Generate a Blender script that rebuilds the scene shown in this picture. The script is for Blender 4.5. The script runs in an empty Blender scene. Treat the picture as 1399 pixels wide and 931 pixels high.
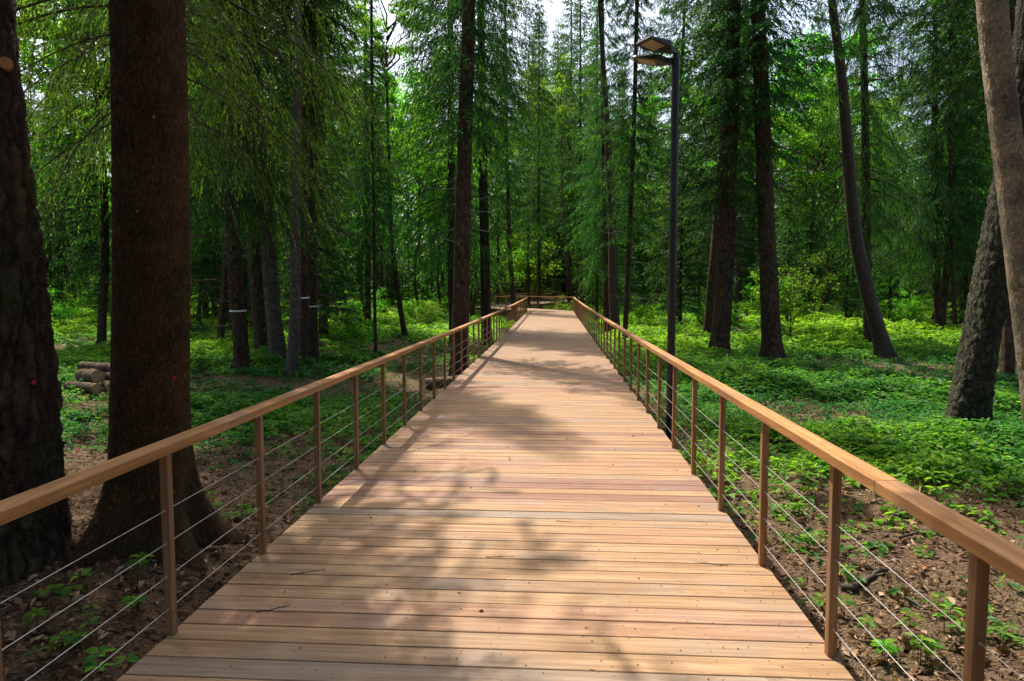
import bpy, math, random
import numpy as np
from mathutils import Vector, Matrix

# ------------------------------------------------------------------ camera, light, exposure
sc = bpy.context.scene
W_, H_, F_ = 1399, 931, 933.0
CAMZ = 1.6
cam = bpy.data.cameras.new('camera')
cam.sensor_width = 36.0
cam.lens = 36.0 * F_ / W_
cam.clip_start = 0.05
cam.clip_end = 3000
camo = bpy.data.objects.new('camera', cam)
sc.collection.objects.link(camo)
YAW = math.atan(58.5 / F_)
PITCH = math.atan(64.5 / F_)
camo.location = (0, 0, CAMZ)
camo.rotation_euler = (math.pi / 2 - PITCH, 0, YAW)
sc.camera = camo
CR = np.array(camo.rotation_euler.to_matrix())

SUN_DIR = np.array((-0.25, 0.43, 0.87)); SUN_DIR /= np.linalg.norm(SUN_DIR)
sun_el = math.asin(SUN_DIR[2])
world = bpy.data.worlds.new('World')
sc.world = world
world.use_nodes = True
wn = world.node_tree
sky = wn.nodes.new('ShaderNodeTexSky')
sky.sky_type = 'NISHITA'
sky.sun_disc = False
sky.sun_elevation = sun_el
sky.sun_rotation = math.atan2(SUN_DIR[0], SUN_DIR[1])
sky.air_density = 1.0
sky.dust_density = 5.0
sky.ozone_density = 1.0
bg = wn.nodes['Background']
wn.links.new(sky.outputs[0], bg.inputs[0])
bg.inputs[1].default_value = 0.15
sl = bpy.data.lights.new('sun', 'SUN')
sl.energy = 4.3
sl.angle = math.radians(0.53)
sl.color = (1.0, 0.93, 0.82)
so = bpy.data.objects.new('sun', sl)
sc.collection.objects.link(so)
so.location = (-10, 20, 40)
so.rotation_euler = Vector(-SUN_DIR).to_track_quat('-Z', 'Y').to_euler()

sc.view_settings.view_transform = 'Standard'
sc.view_settings.look = 'None'
sc.view_settings.gamma = 1.0
sc.view_settings.use_curve_mapping = False
sc.view_settings.exposure = 1.02
sc.render.engine = 'CYCLES'
cy = sc.cycles
cy.max_bounces = 7
cy.diffuse_bounces = 5
cy.glossy_bounces = 2
cy.transmission_bounces = 3
cy.transparent_max_bounces = 2
cy.caustics_reflective = False
cy.caustics_refractive = False
cy.sample_clamp_indirect = 6
cy.use_denoising = True
cy.use_adaptive_sampling = True
cy.adaptive_threshold = 0.015

rng = np.random.default_rng(11)
random.seed(11)

# ------------------------------------------------------------------ helpers
def ray(px, py):
    d = np.array(((px - W_ / 2) / F_, -(py - H_ / 2) / F_, -1.0))
    return CR @ d

def on_plane_y(px, py, Y):
    d = ray(px, py)
    t = Y / d[1]
    return np.array((0, 0, CAMZ)) + d * t

def on_ground(px, py, z=-0.42):
    d = ray(px, py)
    t = (z - CAMZ) / d[2]
    return np.array((0, 0, CAMZ)) + d * t

_wr = np.random.default_rng(5)
_K = []
for i in range(26):
    lam = [14, 9, 6, 4, 2.7, 1.8, 1.2, 0.8][i % 8]
    a = _wr.uniform(0, 2 * math.pi)
    _K.append((2 * math.pi / lam * math.cos(a), 2 * math.pi / lam * math.sin(a), _wr.uniform(0, 6.28), lam))

def wave(x, y, lo=0.0, hi=99, p=1.0, off=0.0):
    v = 0 * x
    n = 0
    for kx, ky, ph, lam in _K:
        if lo <= lam <= hi:
            v = v + lam ** p * np.sin(kx * x + ky * y + ph + off)
            n += lam ** (2 * p)
    return v / math.sqrt(max(n, 1e-9) / 2)

def gz(x, y):
    x = np.asarray(x, float); y = np.asarray(y, float)
    z = -0.44 + 0.06 * wave(x, y, 3, 99) + 0.025 * wave(x, y, 0, 3)
    r = np.hypot(x, y)
    z = z + np.clip((r - 30) / 60, 0, 4) * 0.55
    z = z + 0.30 * np.exp(-(((x + 3.3) / 1.1) ** 2 + ((y - 4.3) / 1.3) ** 2))      # mound at the two big trunks
    z = z + 0.22 * np.exp(-(((x - 5.6) / 1.6) ** 2 + ((y - 8.0) / 1.8) ** 2))
    near = np.exp(-((np.abs(x + 0.25) - 0.0) / 1.9) ** 4)
    z = np.where(y < 46, z * (1 - near * 0.6) + near * 0.6 * (-0.5), z)
    return z

def rise(y):
    return 0.069 * (np.clip(np.asarray(y, float), 0, 60) / 15.0) ** 1.7

class MB:
    def __init__(s):
        s.v = []; s.q = []; s.t = []; s.qr = []; s.tr = []; s.qm = []; s.tm = []; s.n = 0
    def add(s, v, q=None, t=None, rnd=0.5, mat=0):
        v = np.asarray(v, float).reshape(-1, 3)
        if q is not None and len(q):
            q = np.asarray(q, int).reshape(-1, 4)
            s.q.append(q + s.n)
            s.qr.append(np.broadcast_to(np.asarray(rnd, float), (len(q),)))
            s.qm.append(np.full(len(q), mat))
        if t is not None and len(t):
            t = np.asarray(t, int).reshape(-1, 3)
            s.t.append(t + s.n)
            s.tr.append(np.broadcast_to(np.asarray(rnd if np.ndim(rnd) == 0 else 0.5, float), (len(t),)))
            s.tm.append(np.full(len(t), mat))
        s.v.append(v); s.n += len(v)
    def box(s, lo, hi, rnd=0.5, mat=0):
        x0, y0, z0 = lo; x1, y1, z1 = hi
        v = [(x0,y0,z0),(x1,y0,z0),(x1,y1,z0),(x0,y1,z0),(x0,y0,z1),(x1,y0,z1),(x1,y1,z1),(x0,y1,z1)]
        q = [(0,3,2,1),(4,5,6,7),(0,1,5,4),(1,2,6,5),(2,3,7,6),(3,0,4,7)]
        s.add(v, q, rnd=rnd, mat=mat)
    def tube(s, pts, rad, sides=6, cap=True, rnd=0.5, mat=0):
        pts = np.asarray(pts, float); rad = np.broadcast_to(np.asarray(rad, float), (len(pts),))
        tan = np.gradient(pts, axis=0)
        tan /= np.linalg.norm(tan, axis=1)[:, None] + 1e-12
        ref = np.array((0, 0, 1.0)) if abs(tan[:, 2]).mean() < 0.8 else np.array((1.0, 0, 0))
        a = np.cross(tan, ref); a /= np.linalg.norm(a, axis=1)[:, None] + 1e-12
        b = np.cross(tan, a)
        th = np.arange(sides) * 2 * math.pi / sides
        v = pts[:, None] + rad[:, None, None] * (np.cos(th)[None, :, None] * a[:, None] + np.sin(th)[None, :, None] * b[:, None])
        k = len(pts)
        i, j = np.meshgrid(np.arange(k - 1), np.arange(sides), indexing='ij')
        j2 = (j + 1) % sides
        q = np.stack([i * sides + j, (i + 1) * sides + j, (i + 1) * sides + j2, i * sides + j2], -1).reshape(-1, 4)
        s.add(v.reshape(-1, 3), q, rnd=rnd, mat=mat)
        if cap:
            for e, flip in ((0, 1), (k - 1, 0)):
                ring = v[e]
                c = ring.mean(0)
                tt = [(sides, jj, (jj + 1) % sides) if flip else (sides, (jj + 1) % sides, jj) for jj in range(sides)]
                s.add(np.vstack([ring, c]), t=tt, rnd=rnd, mat=mat)
    def mesh(s, name, mats, smooth=False):
        me = bpy.data.meshes.new(name)
        v = np.concatenate(s.v) if s.v else np.zeros((0, 3))
        q = np.concatenate(s.q) if s.q else np.zeros((0, 4), int)
        t = np.concatenate(s.t) if s.t else np.zeros((0, 3), int)
        me.vertices.add(len(v)); me.vertices.foreach_set('co', v.astype(np.float32).ravel())
        loops = np.concatenate([q.ravel(), t.ravel()]).astype(np.int32)
        me.loops.add(len(loops)); me.loops.foreach_set('vertex_index', loops)
        st = np.concatenate([np.arange(len(q)) * 4, len(q) * 4 + np.arange(len(t)) * 3]).astype(np.int32)
        me.polygons.add(len(st)); me.polygons.foreach_set('loop_start', st)
        mi = np.concatenate(s.qm + s.tm).astype(np.int32)
        for m in (mats if isinstance(mats, (list, tuple)) else [mats]):
            me.materials.append(m)
        me.polygons.foreach_set('material_index', mi)
        me.polygons.foreach_set('use_smooth', np.full(len(st), bool(smooth)))
        me.update(calc_edges=True)
        at = me.attributes.new('rnd', 'FLOAT', 'FACE')
        at.data.foreach_set('value', np.concatenate(s.qr + s.tr).astype(np.float32))
        me.validate()
        return me

def link(name, me, parent=None, loc=(0, 0, 0), rot=(0, 0, 0), scale=(1, 1, 1)):
    o = bpy.data.objects.new(name, me)
    sc.collection.objects.link(o)
    o.location = loc; o.rotation_euler = rot; o.scale = scale
    if parent is not None:
        o.parent = parent
    return o

def tag(o, label, cat, group=None, kind=None):
    if label: o['label'] = label
    if cat: o['category'] = cat
    if group: o['group'] = group
    if kind: o['kind'] = kind
    return o

def thing(name, label, cat, loc=(0, 0, 0), rz=0, group=None):
    return tag(link(name, None, None, loc, (0, 0, rz)), label, cat, group)

def nrm(a):
    return a / (np.linalg.norm(a, axis=-1, keepdims=True) + 1e-12)

def blades(mb, base, d, ln, wd, rnd, mat=0, up=None, r=rng):
    """thin diamond blades: base (N,3), direction, length, width"""
    n = len(base)
    d = nrm(d)
    side = np.cross(d, r.normal(size=(n, 3)) if up is None else up)
    side = nrm(side)
    ln = np.broadcast_to(ln, (n,))[:, None]; wd = np.broadcast_to(wd, (n,))[:, None]
    m = base + d * ln * 0.45
    v = np.stack([base, m + side * wd / 2, base + d * ln, m - side * wd / 2], 1).reshape(-1, 3)
    q = np.arange(4 * n).reshape(n, 4)
    mb.add(v, q, rnd=rnd, mat=mat)

def leaves(mb, base, d, ln, wd, rnd, mat=0, up=(0, 0, 1.0), fold=0.25, tilt=0.35, r=rng):
    """folded two-quad leaves"""
    n = len(base)
    d = nrm(d)
    u = nrm(np.broadcast_to(np.asarray(up, float), (n, 3)) + r.normal(size=(n, 3)) * tilt)
    side = nrm(np.cross(d, u)); u2 = np.cross(side, d)
    ln = np.broadcast_to(ln, (n,))[:, None]; wd = np.broadcast_to(wd, (n,))[:, None]
    tip = base + d * ln - u2 * ln * 0.12
    l1 = base + d * ln * 0.30 + side * wd * 0.5 + u2 * wd * fold
    l2 = base + d * ln * 0.68 + side * wd * 0.40 + u2 * wd * fold * 0.6
    r1 = base + d * ln * 0.30 - side * wd * 0.5 + u2 * wd * fold
    r2 = base + d * ln * 0.68 - side * wd * 0.40 + u2 * wd * fold * 0.6
    v = np.stack([base, r1, r2, tip, l2, l1], 1).reshape(-1, 3)
    k = np.arange(n)[:, None] * 6
    q = np.concatenate([k + np.array([[0, 1, 2, 3]]), k + np.array([[0, 3, 4, 5]])], 1).reshape(-1, 4)
    mb.add(v, q, rnd=np.repeat(rnd, 2) if np.ndim(rnd) else rnd, mat=mat)

# ------------------------------------------------------------------ materials
class NT:
    def __init__(s, name):
        s.m = bpy.data.materials.new(name); s.m.use_nodes = True
        s.t = s.m.node_tree; s.t.nodes.clear()
        s.out = s.t.nodes.new('ShaderNodeOutputMaterial')
    def n(s, kind, **kw):
        nd = s.t.nodes.new('ShaderNode' + kind)
        for k, v in kw.items():
            if k.startswith('i_'):
                key = k[2:]
                key = int(key) if key.isdigit() else key.replace('_', ' ')
                if hasattr(v, 'outputs'):
                    s.t.links.new(v.outputs[0], nd.inputs[key])
                elif isinstance(v, bpy.types.NodeSocket):
                    s.t.links.new(v, nd.inputs[key])
                else:
                    nd.inputs[key].default_value = v
            else:
                setattr(nd, k, v)
        return nd
    def l(s, a, b):
        s.t.links.new(a, b)
    def ramp(s, fac, stops, interp='LINEAR'):
        nd = s.n('ValToRGB')
        cr = nd.color_ramp; cr.interpolation = interp
        while len(cr.elements) > 1:
            cr.elements.remove(cr.elements[-1])
        for i, (p, c) in enumerate(stops):
            e = cr.elements[0] if i == 0 else cr.elements.new(p)
            e.position = p
            e.color = (*c, 1) if len(c) == 3 else c
        s.l(fac if isinstance(fac, bpy.types.NodeSocket) else fac.outputs[0], nd.inputs[0])
        return nd
    def mix(s, fac, a, b, mode='MIX'):
        nd = s.n('Mix', data_type='RGBA', blend_type=mode)
        for sock, v in ((nd.inputs[0], fac), (nd.inputs[6], a), (nd.inputs[7], b)):
            if isinstance(v, bpy.types.NodeSocket): s.l(v, sock)
            elif hasattr(v, 'outputs'): s.l(v.outputs[2] if v.bl_idname == 'ShaderNodeMix' else v.outputs[0], sock)
            else: sock.default_value = (*v, 1) if isinstance(v, tuple) and len(v) == 3 else v
        return nd
    def math(s, op, a, b=0.0, clamp=False):
        nd = s.n('Math', operation=op, use_clamp=clamp)
        for sock, v in ((nd.inputs[0], a), (nd.inputs[1], b)):
            if isinstance(v, bpy.types.NodeSocket): s.l(v, sock)
            elif hasattr(v, 'outputs'): s.l(v.outputs[0], sock)
            else: sock.default_value = v
        return nd
    def coords(s, scale=(1, 1, 1), kind='Object', offset=None):
        tc = s.n('TexCoord')
        mp = s.n('Mapping')
        s.l(tc.outputs[kind], mp.inputs[0])
        mp.inputs['Scale'].default_value = scale
        if offset is not None:
            s.l(offset, mp.inputs['Location'])
        return mp

def c2(m):  # colour output of a Mix node
    return m.outputs[2]

def mat_plain(name, col, rough=0.6, metal=0.0, var=0.15, scale=30):
    m = NT(name)
    nz = m.n('TexNoise', i_Vector=m.coords(), i_Scale=scale, i_Detail=4.0)
    c = m.ramp(nz.outputs[0], [(0.3, tuple(x * (1 - var) for x in col)), (0.7, tuple(min(1, x * (1 + var)) for x in col))])
    p = m.n('BsdfPrincipled', i_Base_Color=c, i_Roughness=rough, i_Metallic=metal)
    b = m.n('Bump', i_Height=nz.outputs[0], i_Strength=0.15, i_Distance=0.002)
    m.l(b.outputs[0], p.inputs['Normal'])
    m.l(p.outputs[0], m.out.inputs[0])
    return m.m

def mat_leaf(name, stops, trans=0.4, rough=0.5, spec=0.15, hue=0.02, tint=1.4):
    m = NT(name)
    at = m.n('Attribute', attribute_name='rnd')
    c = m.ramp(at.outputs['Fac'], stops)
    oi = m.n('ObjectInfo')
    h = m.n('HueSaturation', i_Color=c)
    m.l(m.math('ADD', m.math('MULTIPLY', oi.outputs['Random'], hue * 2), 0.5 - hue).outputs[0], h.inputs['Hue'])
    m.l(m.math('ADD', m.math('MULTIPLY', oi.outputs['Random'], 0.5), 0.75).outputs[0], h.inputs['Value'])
    p = m.n('BsdfPrincipled', i_Base_Color=h, i_Roughness=rough)
    p.inputs['Specular IOR Level'].default_value = spec
    tcol = m.mix(1.0, h, (1.15 * tint, 1.25 * tint, 0.55 * tint), 'MULTIPLY')
    t = m.n('BsdfTranslucent', i_Color=c2(tcol))
    ms = m.n('MixShader', i_0=trans)
    m.l(p.outputs[0], ms.inputs[1]); m.l(t.outputs[0], ms.inputs[2])
    m.l(ms.outputs[0], m.out.inputs[0])
    return m.m

def mat_bark(name, dark, light, moss, vscale=(9, 9, 4.0), depth=0.02, disp=False, mossiness=0.5, rough=0.9, crack=0.10, warp=0.12, plate_w=0.5):
    m = NT(name)
    co = m.coords()
    nzw = m.n('TexNoise', i_Vector=co, i_Scale=7.0, i_Detail=5.0, i_Roughness=0.6)
    add = m.n('VectorMath', operation='MULTIPLY_ADD')
    nz2 = m.n('TexNoise', i_Vector=co, i_Scale=1.7, i_Detail=2.0)
    add0 = m.n('VectorMath', operation='MULTIPLY_ADD')
    m.l(nz2.outputs['Color'], add0.inputs[0]); add0.inputs[1].default_value = (0.22, 0.22, 0.7); m.l(co.outputs[0], add0.inputs[2])
    m.l(nzw.outputs['Color'], add.inputs[0]); add.inputs[1].default_value = (warp, warp, warp * 1.6); m.l(add0.outputs[0], add.inputs[2])
    mp = m.n('Mapping'); m.l(add.outputs[0], mp.inputs[0]); mp.inputs['Scale'].default_value = vscale
    vo = m.n('TexVoronoi', feature='DISTANCE_TO_EDGE', i_Vector=mp, i_Scale=1.0)
    plate = m.math('POWER', m.math('MINIMUM', m.math('DIVIDE', vo.outputs['Distance'], crack * 2.6), 1.0), 0.7)
    vc = m.n('TexVoronoi', feature='F1', i_Vector=mp, i_Scale=1.0)
    fine = m.n('TexNoise', i_Vector=mp, i_Scale=2.6, i_Detail=9.0, i_Roughness=0.68)
    big = m.n('TexNoise', i_Vector=co, i_Scale=1.3, i_Detail=5.0)
    fin2 = m.ramp(fine.outputs[0], [(0.3, (0, 0, 0)), (0.7, (1, 1, 1))])
    h = m.math('ADD', m.math('MULTIPLY', plate, plate_w), m.math('MULTIPLY', fin2, 1.0 - plate_w))
    col = m.ramp(h, [(0.08, tuple(x * 0.3 for x in dark)), (0.45, dark), (0.95, light)])
    vcs = m.n('SeparateColor'); m.l(vc.outputs['Color'], vcs.inputs[0])
    col2 = m.mix(m.math('MULTIPLY', vcs.outputs[0], 0.45), col, tuple(x * 1.5 for x in dark))
    pat = m.n('TexNoise', i_Vector=co, i_Scale=4.5, i_Detail=6.0, i_Roughness=0.7)
    col2 = m.mix(1.0, col2, m.ramp(pat.outputs[0], [(0.35, (0.5, 0.5, 0.52)), (0.65, (1.25, 1.15, 1.05))]), 'MULTIPLY')
    ms = m.math('MULTIPLY', m.ramp(big.outputs[0], [(0.5, (0, 0, 0)), (0.68, (1, 1, 1))]), mossiness)
    col3 = m.mix(m.math('MULTIPLY', ms, h, clamp=True), col2, moss)
    oi = m.n('ObjectInfo')
    hv = m.n('HueSaturation', i_Color=c2(col3))
    m.l(m.math('ADD', m.math('MULTIPLY', oi.outputs['Random'], 0.5), 0.75).outputs[0], hv.inputs['Value'])
    p = m.n('BsdfPrincipled', i_Base_Color=hv, i_Roughness=rough)
    p.inputs['Specular IOR Level'].default_value = 0.15
    m.l(p.outputs[0], m.out.inputs[0])
    if disp:
        d = m.n('Displacement', i_Height=h, i_Midlevel=0.6, i_Scale=depth)
        m.l(d.outputs[0], m.out.inputs[2])
        m.m.displacement_method = 'BOTH'
    else:
        b = m.n('Bump', i_Height=h, i_Strength=1.0, i_Distance=depth)
        m.l(b.outputs[0], p.inputs['Normal'])
    return m.m

def mat_birch(name, pale0, pale1, dark=0.75):
    m = NT(name)
    co = m.coords()
    st = m.n('Mapping'); m.l(co.outputs[0], st.inputs[0]); st.inputs['Scale'].default_value = (3.5, 3.5, 13)
    a = m.n('TexNoise', i_Vector=st, i_Scale=1.0, i_Detail=5.0, i_Roughness=0.6)
    big = m.n('TexNoise', i_Vector=co, i_Scale=2.6, i_Detail=6.0, i_Roughness=0.65)
    fine = m.n('TexNoise', i_Vector=co, i_Scale=11, i_Detail=6.0, i_Roughness=0.65)
    base = m.ramp(fine.outputs[0], [(0.3, pale0), (0.7, pale1)])
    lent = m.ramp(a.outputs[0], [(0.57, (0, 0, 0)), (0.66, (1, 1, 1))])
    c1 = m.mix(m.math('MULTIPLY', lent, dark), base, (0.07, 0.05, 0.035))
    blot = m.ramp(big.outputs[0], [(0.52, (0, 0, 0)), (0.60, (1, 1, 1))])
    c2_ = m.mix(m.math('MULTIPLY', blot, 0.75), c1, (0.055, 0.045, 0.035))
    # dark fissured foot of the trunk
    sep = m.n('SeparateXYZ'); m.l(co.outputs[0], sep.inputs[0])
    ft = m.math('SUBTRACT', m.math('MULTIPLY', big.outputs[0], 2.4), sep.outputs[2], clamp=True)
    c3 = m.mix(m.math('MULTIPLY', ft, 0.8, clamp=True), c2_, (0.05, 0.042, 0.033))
    p = m.n('BsdfPrincipled', i_Base_Color=c2(c3), i_Roughness=0.8)
    p.inputs['Specular IOR Level'].default_value = 0.2
    h = m.math('SUBTRACT', m.math('MULTIPLY', fine.outputs[0], 0.6), m.math('MULTIPLY', lent, 0.5))
    b = m.n('Bump', i_Height=h, i_Strength=0.9, i_Distance=0.012)
    m.l(b.outputs[0], p.inputs['Normal'])
    m.l(p.outputs[0], m.out.inputs[0])
    return m.m

def mat_wood(name, stops, grain=0.35, along='Y', rough=0.6, stain=0.35):
    m = NT(name)
    at = m.n('Attribute', attribute_name='rnd')
    comb = m.n('CombineXYZ')
    o = m.math('MULTIPLY', at.outputs['Fac'], 137.0)
    for i in range(3): m.l(o.outputs[0], comb.inputs[i])
    tc = m.n('TexCoord')
    av = m.n('VectorMath', operation='ADD'); m.l(tc.outputs['Object'], av.inputs[0]); m.l(comb.outputs[0], av.inputs[1])
    sca = {'X': (1.3, 26, 26), 'Y': (26, 1.3, 26), 'Z': (26, 26, 1.3)}[along]
    mp = m.n('Mapping'); m.l(av.outputs[0], mp.inputs[0]); mp.inputs['Scale'].default_value = sca
    g = m.n('TexNoise', i_Vector=mp, i_Scale=1.0, i_Detail=6.0, i_Roughness=0.6, i_Distortion=0.6)
    sca2 = {'X': (0.5, 5, 5), 'Y': (5, 0.5, 5), 'Z': (5, 5, 0.5)}[along]
    mp2 = m.n('Mapping'); m.l(av.outputs[0], mp2.inputs[0]); mp2.inputs['Scale'].default_value = sca2
    wv = m.n('TexNoise', i_Vector=mp2, i_Scale=1.0, i_Detail=2.0, i_Distortion=1.2)
    rings = m.math('FRACT', m.math('MULTIPLY', wv.outputs[0], 16.0))
    base = m.ramp(at.outputs['Fac'], stops)
    dk = m.mix(1.0, base, (0.58, 0.50, 0.44), 'MULTIPLY')
    gl = m.ramp(g.outputs[0], [(0.38, (1, 1, 1)), (0.62, (0, 0, 0))])
    c1 = m.mix(m.math('MULTIPLY', gl, grain), base, c2(dk))
    c1b = m.mix(m.math('MULTIPLY', m.math('POWER', rings, 2.0), grain * 0.6), c2(c1), c2(dk))
    big = m.n('TexNoise', i_Vector=av, i_Scale=1.6, i_Detail=5.0, i_Roughness=0.6)
    stn = m.ramp(big.outputs[0], [(0.5, (0, 0, 0)), (0.72, (1, 1, 1))])
    c3 = m.mix(m.math('MULTIPLY', stn, stain), c2(c1b), (0.19, 0.16, 0.135))
    kn = m.n('TexVoronoi', feature='F1', i_Vector=mp2, i_Scale=1.1)
    kr = m.ramp(kn.outputs['Distance'], [(0.03, (1, 1, 1)), (0.10, (0, 0, 0))])
    c4 = m.mix(m.math('MULTIPLY', kr, 0.75), c2(c3), (0.13, 0.06, 0.03))
    p = m.n('BsdfPrincipled', i_Base_Color=c2(c4), i_Roughness=rough)
    p.inputs['Specular IOR Level'].default_value = 0.3
    b = m.n('Bump', i_Height=g.outputs[0], i_Strength=0.35, i_Distance=0.003)
    m.l(b.outputs[0], p.inputs['Normal'])
    m.l(p.outputs[0], m.out.inputs[0])
    return m.m

def mat_ground():
    m = NT('forest_soil')
    co = m.coords()
    a = m.n('TexNoise', i_Vector=co, i_Scale=24.0, i_Detail=8.0, i_Roughness=0.7)
    b = m.n('TexNoise', i_Vector=co, i_Scale=1.1, i_Detail=5.0)
    v = m.n('TexVoronoi', feature='F1', i_Vector=co, i_Scale=42.0)
    vs = m.n('SeparateColor'); m.l(v.outputs['Color'], vs.inputs[0])
    c = m.ramp(a.outputs[0], [(0.3, (0.03, 0.019, 0.012)), (0.5, (0.10, 0.062, 0.04)), (0.7, (0.24, 0.16, 0.105))])
    c1 = m.mix(m.math('MULTIPLY', vs.outputs[0], 0.4), c, (0.20, 0.12, 0.07))
    sep = m.n('SeparateXYZ'); m.l(co.outputs[0], sep.inputs[0])
    far = m.math('MULTIPLY', m.math('SUBTRACT', sep.outputs[1], 12.0), 0.05, clamp=True)
    gmask = m.math('MULTIPLY', m.ramp(b.outputs[0], [(0.4, (0, 0, 0)), (0.6, (1, 1, 1))]), m.math('ADD', far, 0.15, clamp=True), clamp=True)
    c2_ = m.mix(gmask, c1, (0.045, 0.085, 0.02))
    p = m.n('BsdfPrincipled', i_Base_Color=c2(c2_), i_Roughness=0.95)
    p.inputs['Specular IOR Level'].default_value = 0.1
    h = m.math('ADD', a.outputs[0], m.math('MULTIPLY', v.outputs['Distance'], 0.8))
    bp = m.n('Bump', i_Height=h, i_Strength=1.0, i_Distance=0.03)
    m.l(bp.outputs[0], p.inputs['Normal'])
    m.l(p.outputs[0], m.out.inputs[0])
    return m.m

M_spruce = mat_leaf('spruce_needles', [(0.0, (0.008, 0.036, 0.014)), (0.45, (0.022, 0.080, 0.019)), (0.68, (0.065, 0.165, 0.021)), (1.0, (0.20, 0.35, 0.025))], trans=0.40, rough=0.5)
M_spruce_near = mat_leaf('drooping_spruce_needles', [(0.0, (0.035, 0.05, 0.017)), (0.4, (0.07, 0.11, 0.024)), (0.7, (0.15, 0.25, 0.03)), (1.0, (0.30, 0.46, 0.04))], trans=0.5, rough=0.5, hue=0.005)
M_broad = mat_leaf('broad_leaves', [(0.0, (0.035, 0.13, 0.014)), (0.6, (0.09, 0.24, 0.016)), (1.0, (0.22, 0.40, 0.02))], trans=0.62, rough=0.45, hue=0.03)
M_herb = mat_leaf('herb_leaves', [(0.0, (0.014, 0.085, 0.026)), (0.5, (0.045, 0.16, 0.026)), (1.0, (0.19, 0.34, 0.018))], trans=0.52, rough=0.45)
M_litter = mat_leaf('dry_litter', [(0.0, (0.05, 0.03, 0.018)), (0.4, (0.14, 0.085, 0.05)), (0.75, (0.30, 0.18, 0.10)), (0.93, (0.38, 0.28, 0.2)), (1.0, (0.42, 0.18, 0.06))], trans=0.1, rough=0.8, hue=0.0)
M_bark_s = mat_bark('spruce_bark', (0.05, 0.033, 0.023), (0.12, 0.082, 0.057), (0.05, 0.07, 0.028), depth=0.02)
M_bark_hero = mat_bark('scaly_spruce_bark', (0.06, 0.034, 0.016), (0.19, 0.115, 0.055), (0.07, 0.08, 0.028), vscale=(36, 36, 12), depth=0.018, disp=True, mossiness=0.6, crack=0.13, warp=0.06, plate_w=0.33)
M_bark_pine = mat_bark('plated_pine_bark', (0.07, 0.048, 0.036), (0.19, 0.14, 0.105), (0.06, 0.11, 0.015), vscale=(12, 12, 2.4), depth=0.07, disp=True, mossiness=1.0, crack=0.16, warp=0.16, plate_w=0.55)
M_bark_rug = mat_bark('rugged_bark', (0.045, 0.045, 0.033), (0.11, 0.108, 0.08), (0.04, 0.085, 0.03), vscale=(13, 13, 6), depth=0.05, disp=True, mossiness=0.5, crack=0.18, warp=0.14, plate_w=0.6)
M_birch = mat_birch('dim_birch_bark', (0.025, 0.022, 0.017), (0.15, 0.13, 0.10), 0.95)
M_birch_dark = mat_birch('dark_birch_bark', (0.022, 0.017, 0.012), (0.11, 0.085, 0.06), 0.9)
M_birch_near = mat_bark('flaking_birch_bark', (0.30, 0.255, 0.185), (0.72, 0.66, 0.53), (0.11, 0.095, 0.06), vscale=(24, 24, 15), depth=0.012, disp=True, mossiness=0.75, crack=0.12, warp=0.12, plate_w=0.25)
M_dead = mat_plain('dead_wood', (0.045, 0.034, 0.026), 0.9, var=0.35)
M_cut = mat_plain('sawn_wood_end', (0.36, 0.22, 0.11), 0.8, var=0.25, scale=18)
M_stub = mat_plain('fresh_cut_stub', (0.38, 0.17, 0.05), 0.7, var=0.2)
M_logbark = mat_bark('log_bark', (0.10, 0.07, 0.048), (0.24, 0.18, 0.125), (0.07, 0.10, 0.04), vscale=(7, 7, 2), depth=0.012, mossiness=0.4)
M_deck = mat_wood('deck_planks', [(0.0, (0.33, 0.205, 0.105)), (0.35, (0.39, 0.25, 0.13)), (0.6, (0.37, 0.215, 0.125)), (0.75, (0.27, 0.145, 0.10)), (0.88, (0.29, 0.22, 0.16)), (1.0, (0.42, 0.275, 0.14))], along='X', grain=1.0, stain=0.55)
M_rail = mat_wood('rail_wood', [(0.0, (0.46, 0.23, 0.08)), (0.5, (0.50, 0.26, 0.095)), (1.0, (0.42, 0.205, 0.072))], along='Y', grain=1.0, stain=0.5, rough=0.5)
M_post = mat_wood('post_wood', [(0.0, (0.33, 0.185, 0.085)), (0.5, (0.40, 0.225, 0.10)), (1.0, (0.31, 0.19, 0.10))], along='Z', grain=1.0, stain=0.5)
M_beam = mat_plain('support_timber', (0.16, 0.11, 0.075), 0.85, var=0.3)
M_screw = mat_plain('screw_steel', (0.07, 0.06, 0.055), 0.5, metal=0.6)
M_cable = mat_plain('steel_cable', (0.55, 0.54, 0.52), 0.4, metal=0.8, var=0.08)
M_pole = mat_plain('dark_grey_powder_coat', (0.012, 0.0125, 0.015), 0.45, var=0.1, scale=60)
M_lens = mat_plain('lamp_diffuser', (0.42, 0.34, 0.24), 0.35, var=0.06)
M_red = mat_plain('red_paint', (0.45, 0.01, 0.03), 0.7)
M_ribbon = mat_plain('white_tape', (0.75, 0.76, 0.80), 0.45, var=0.05)
M_soil = mat_ground()

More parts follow.
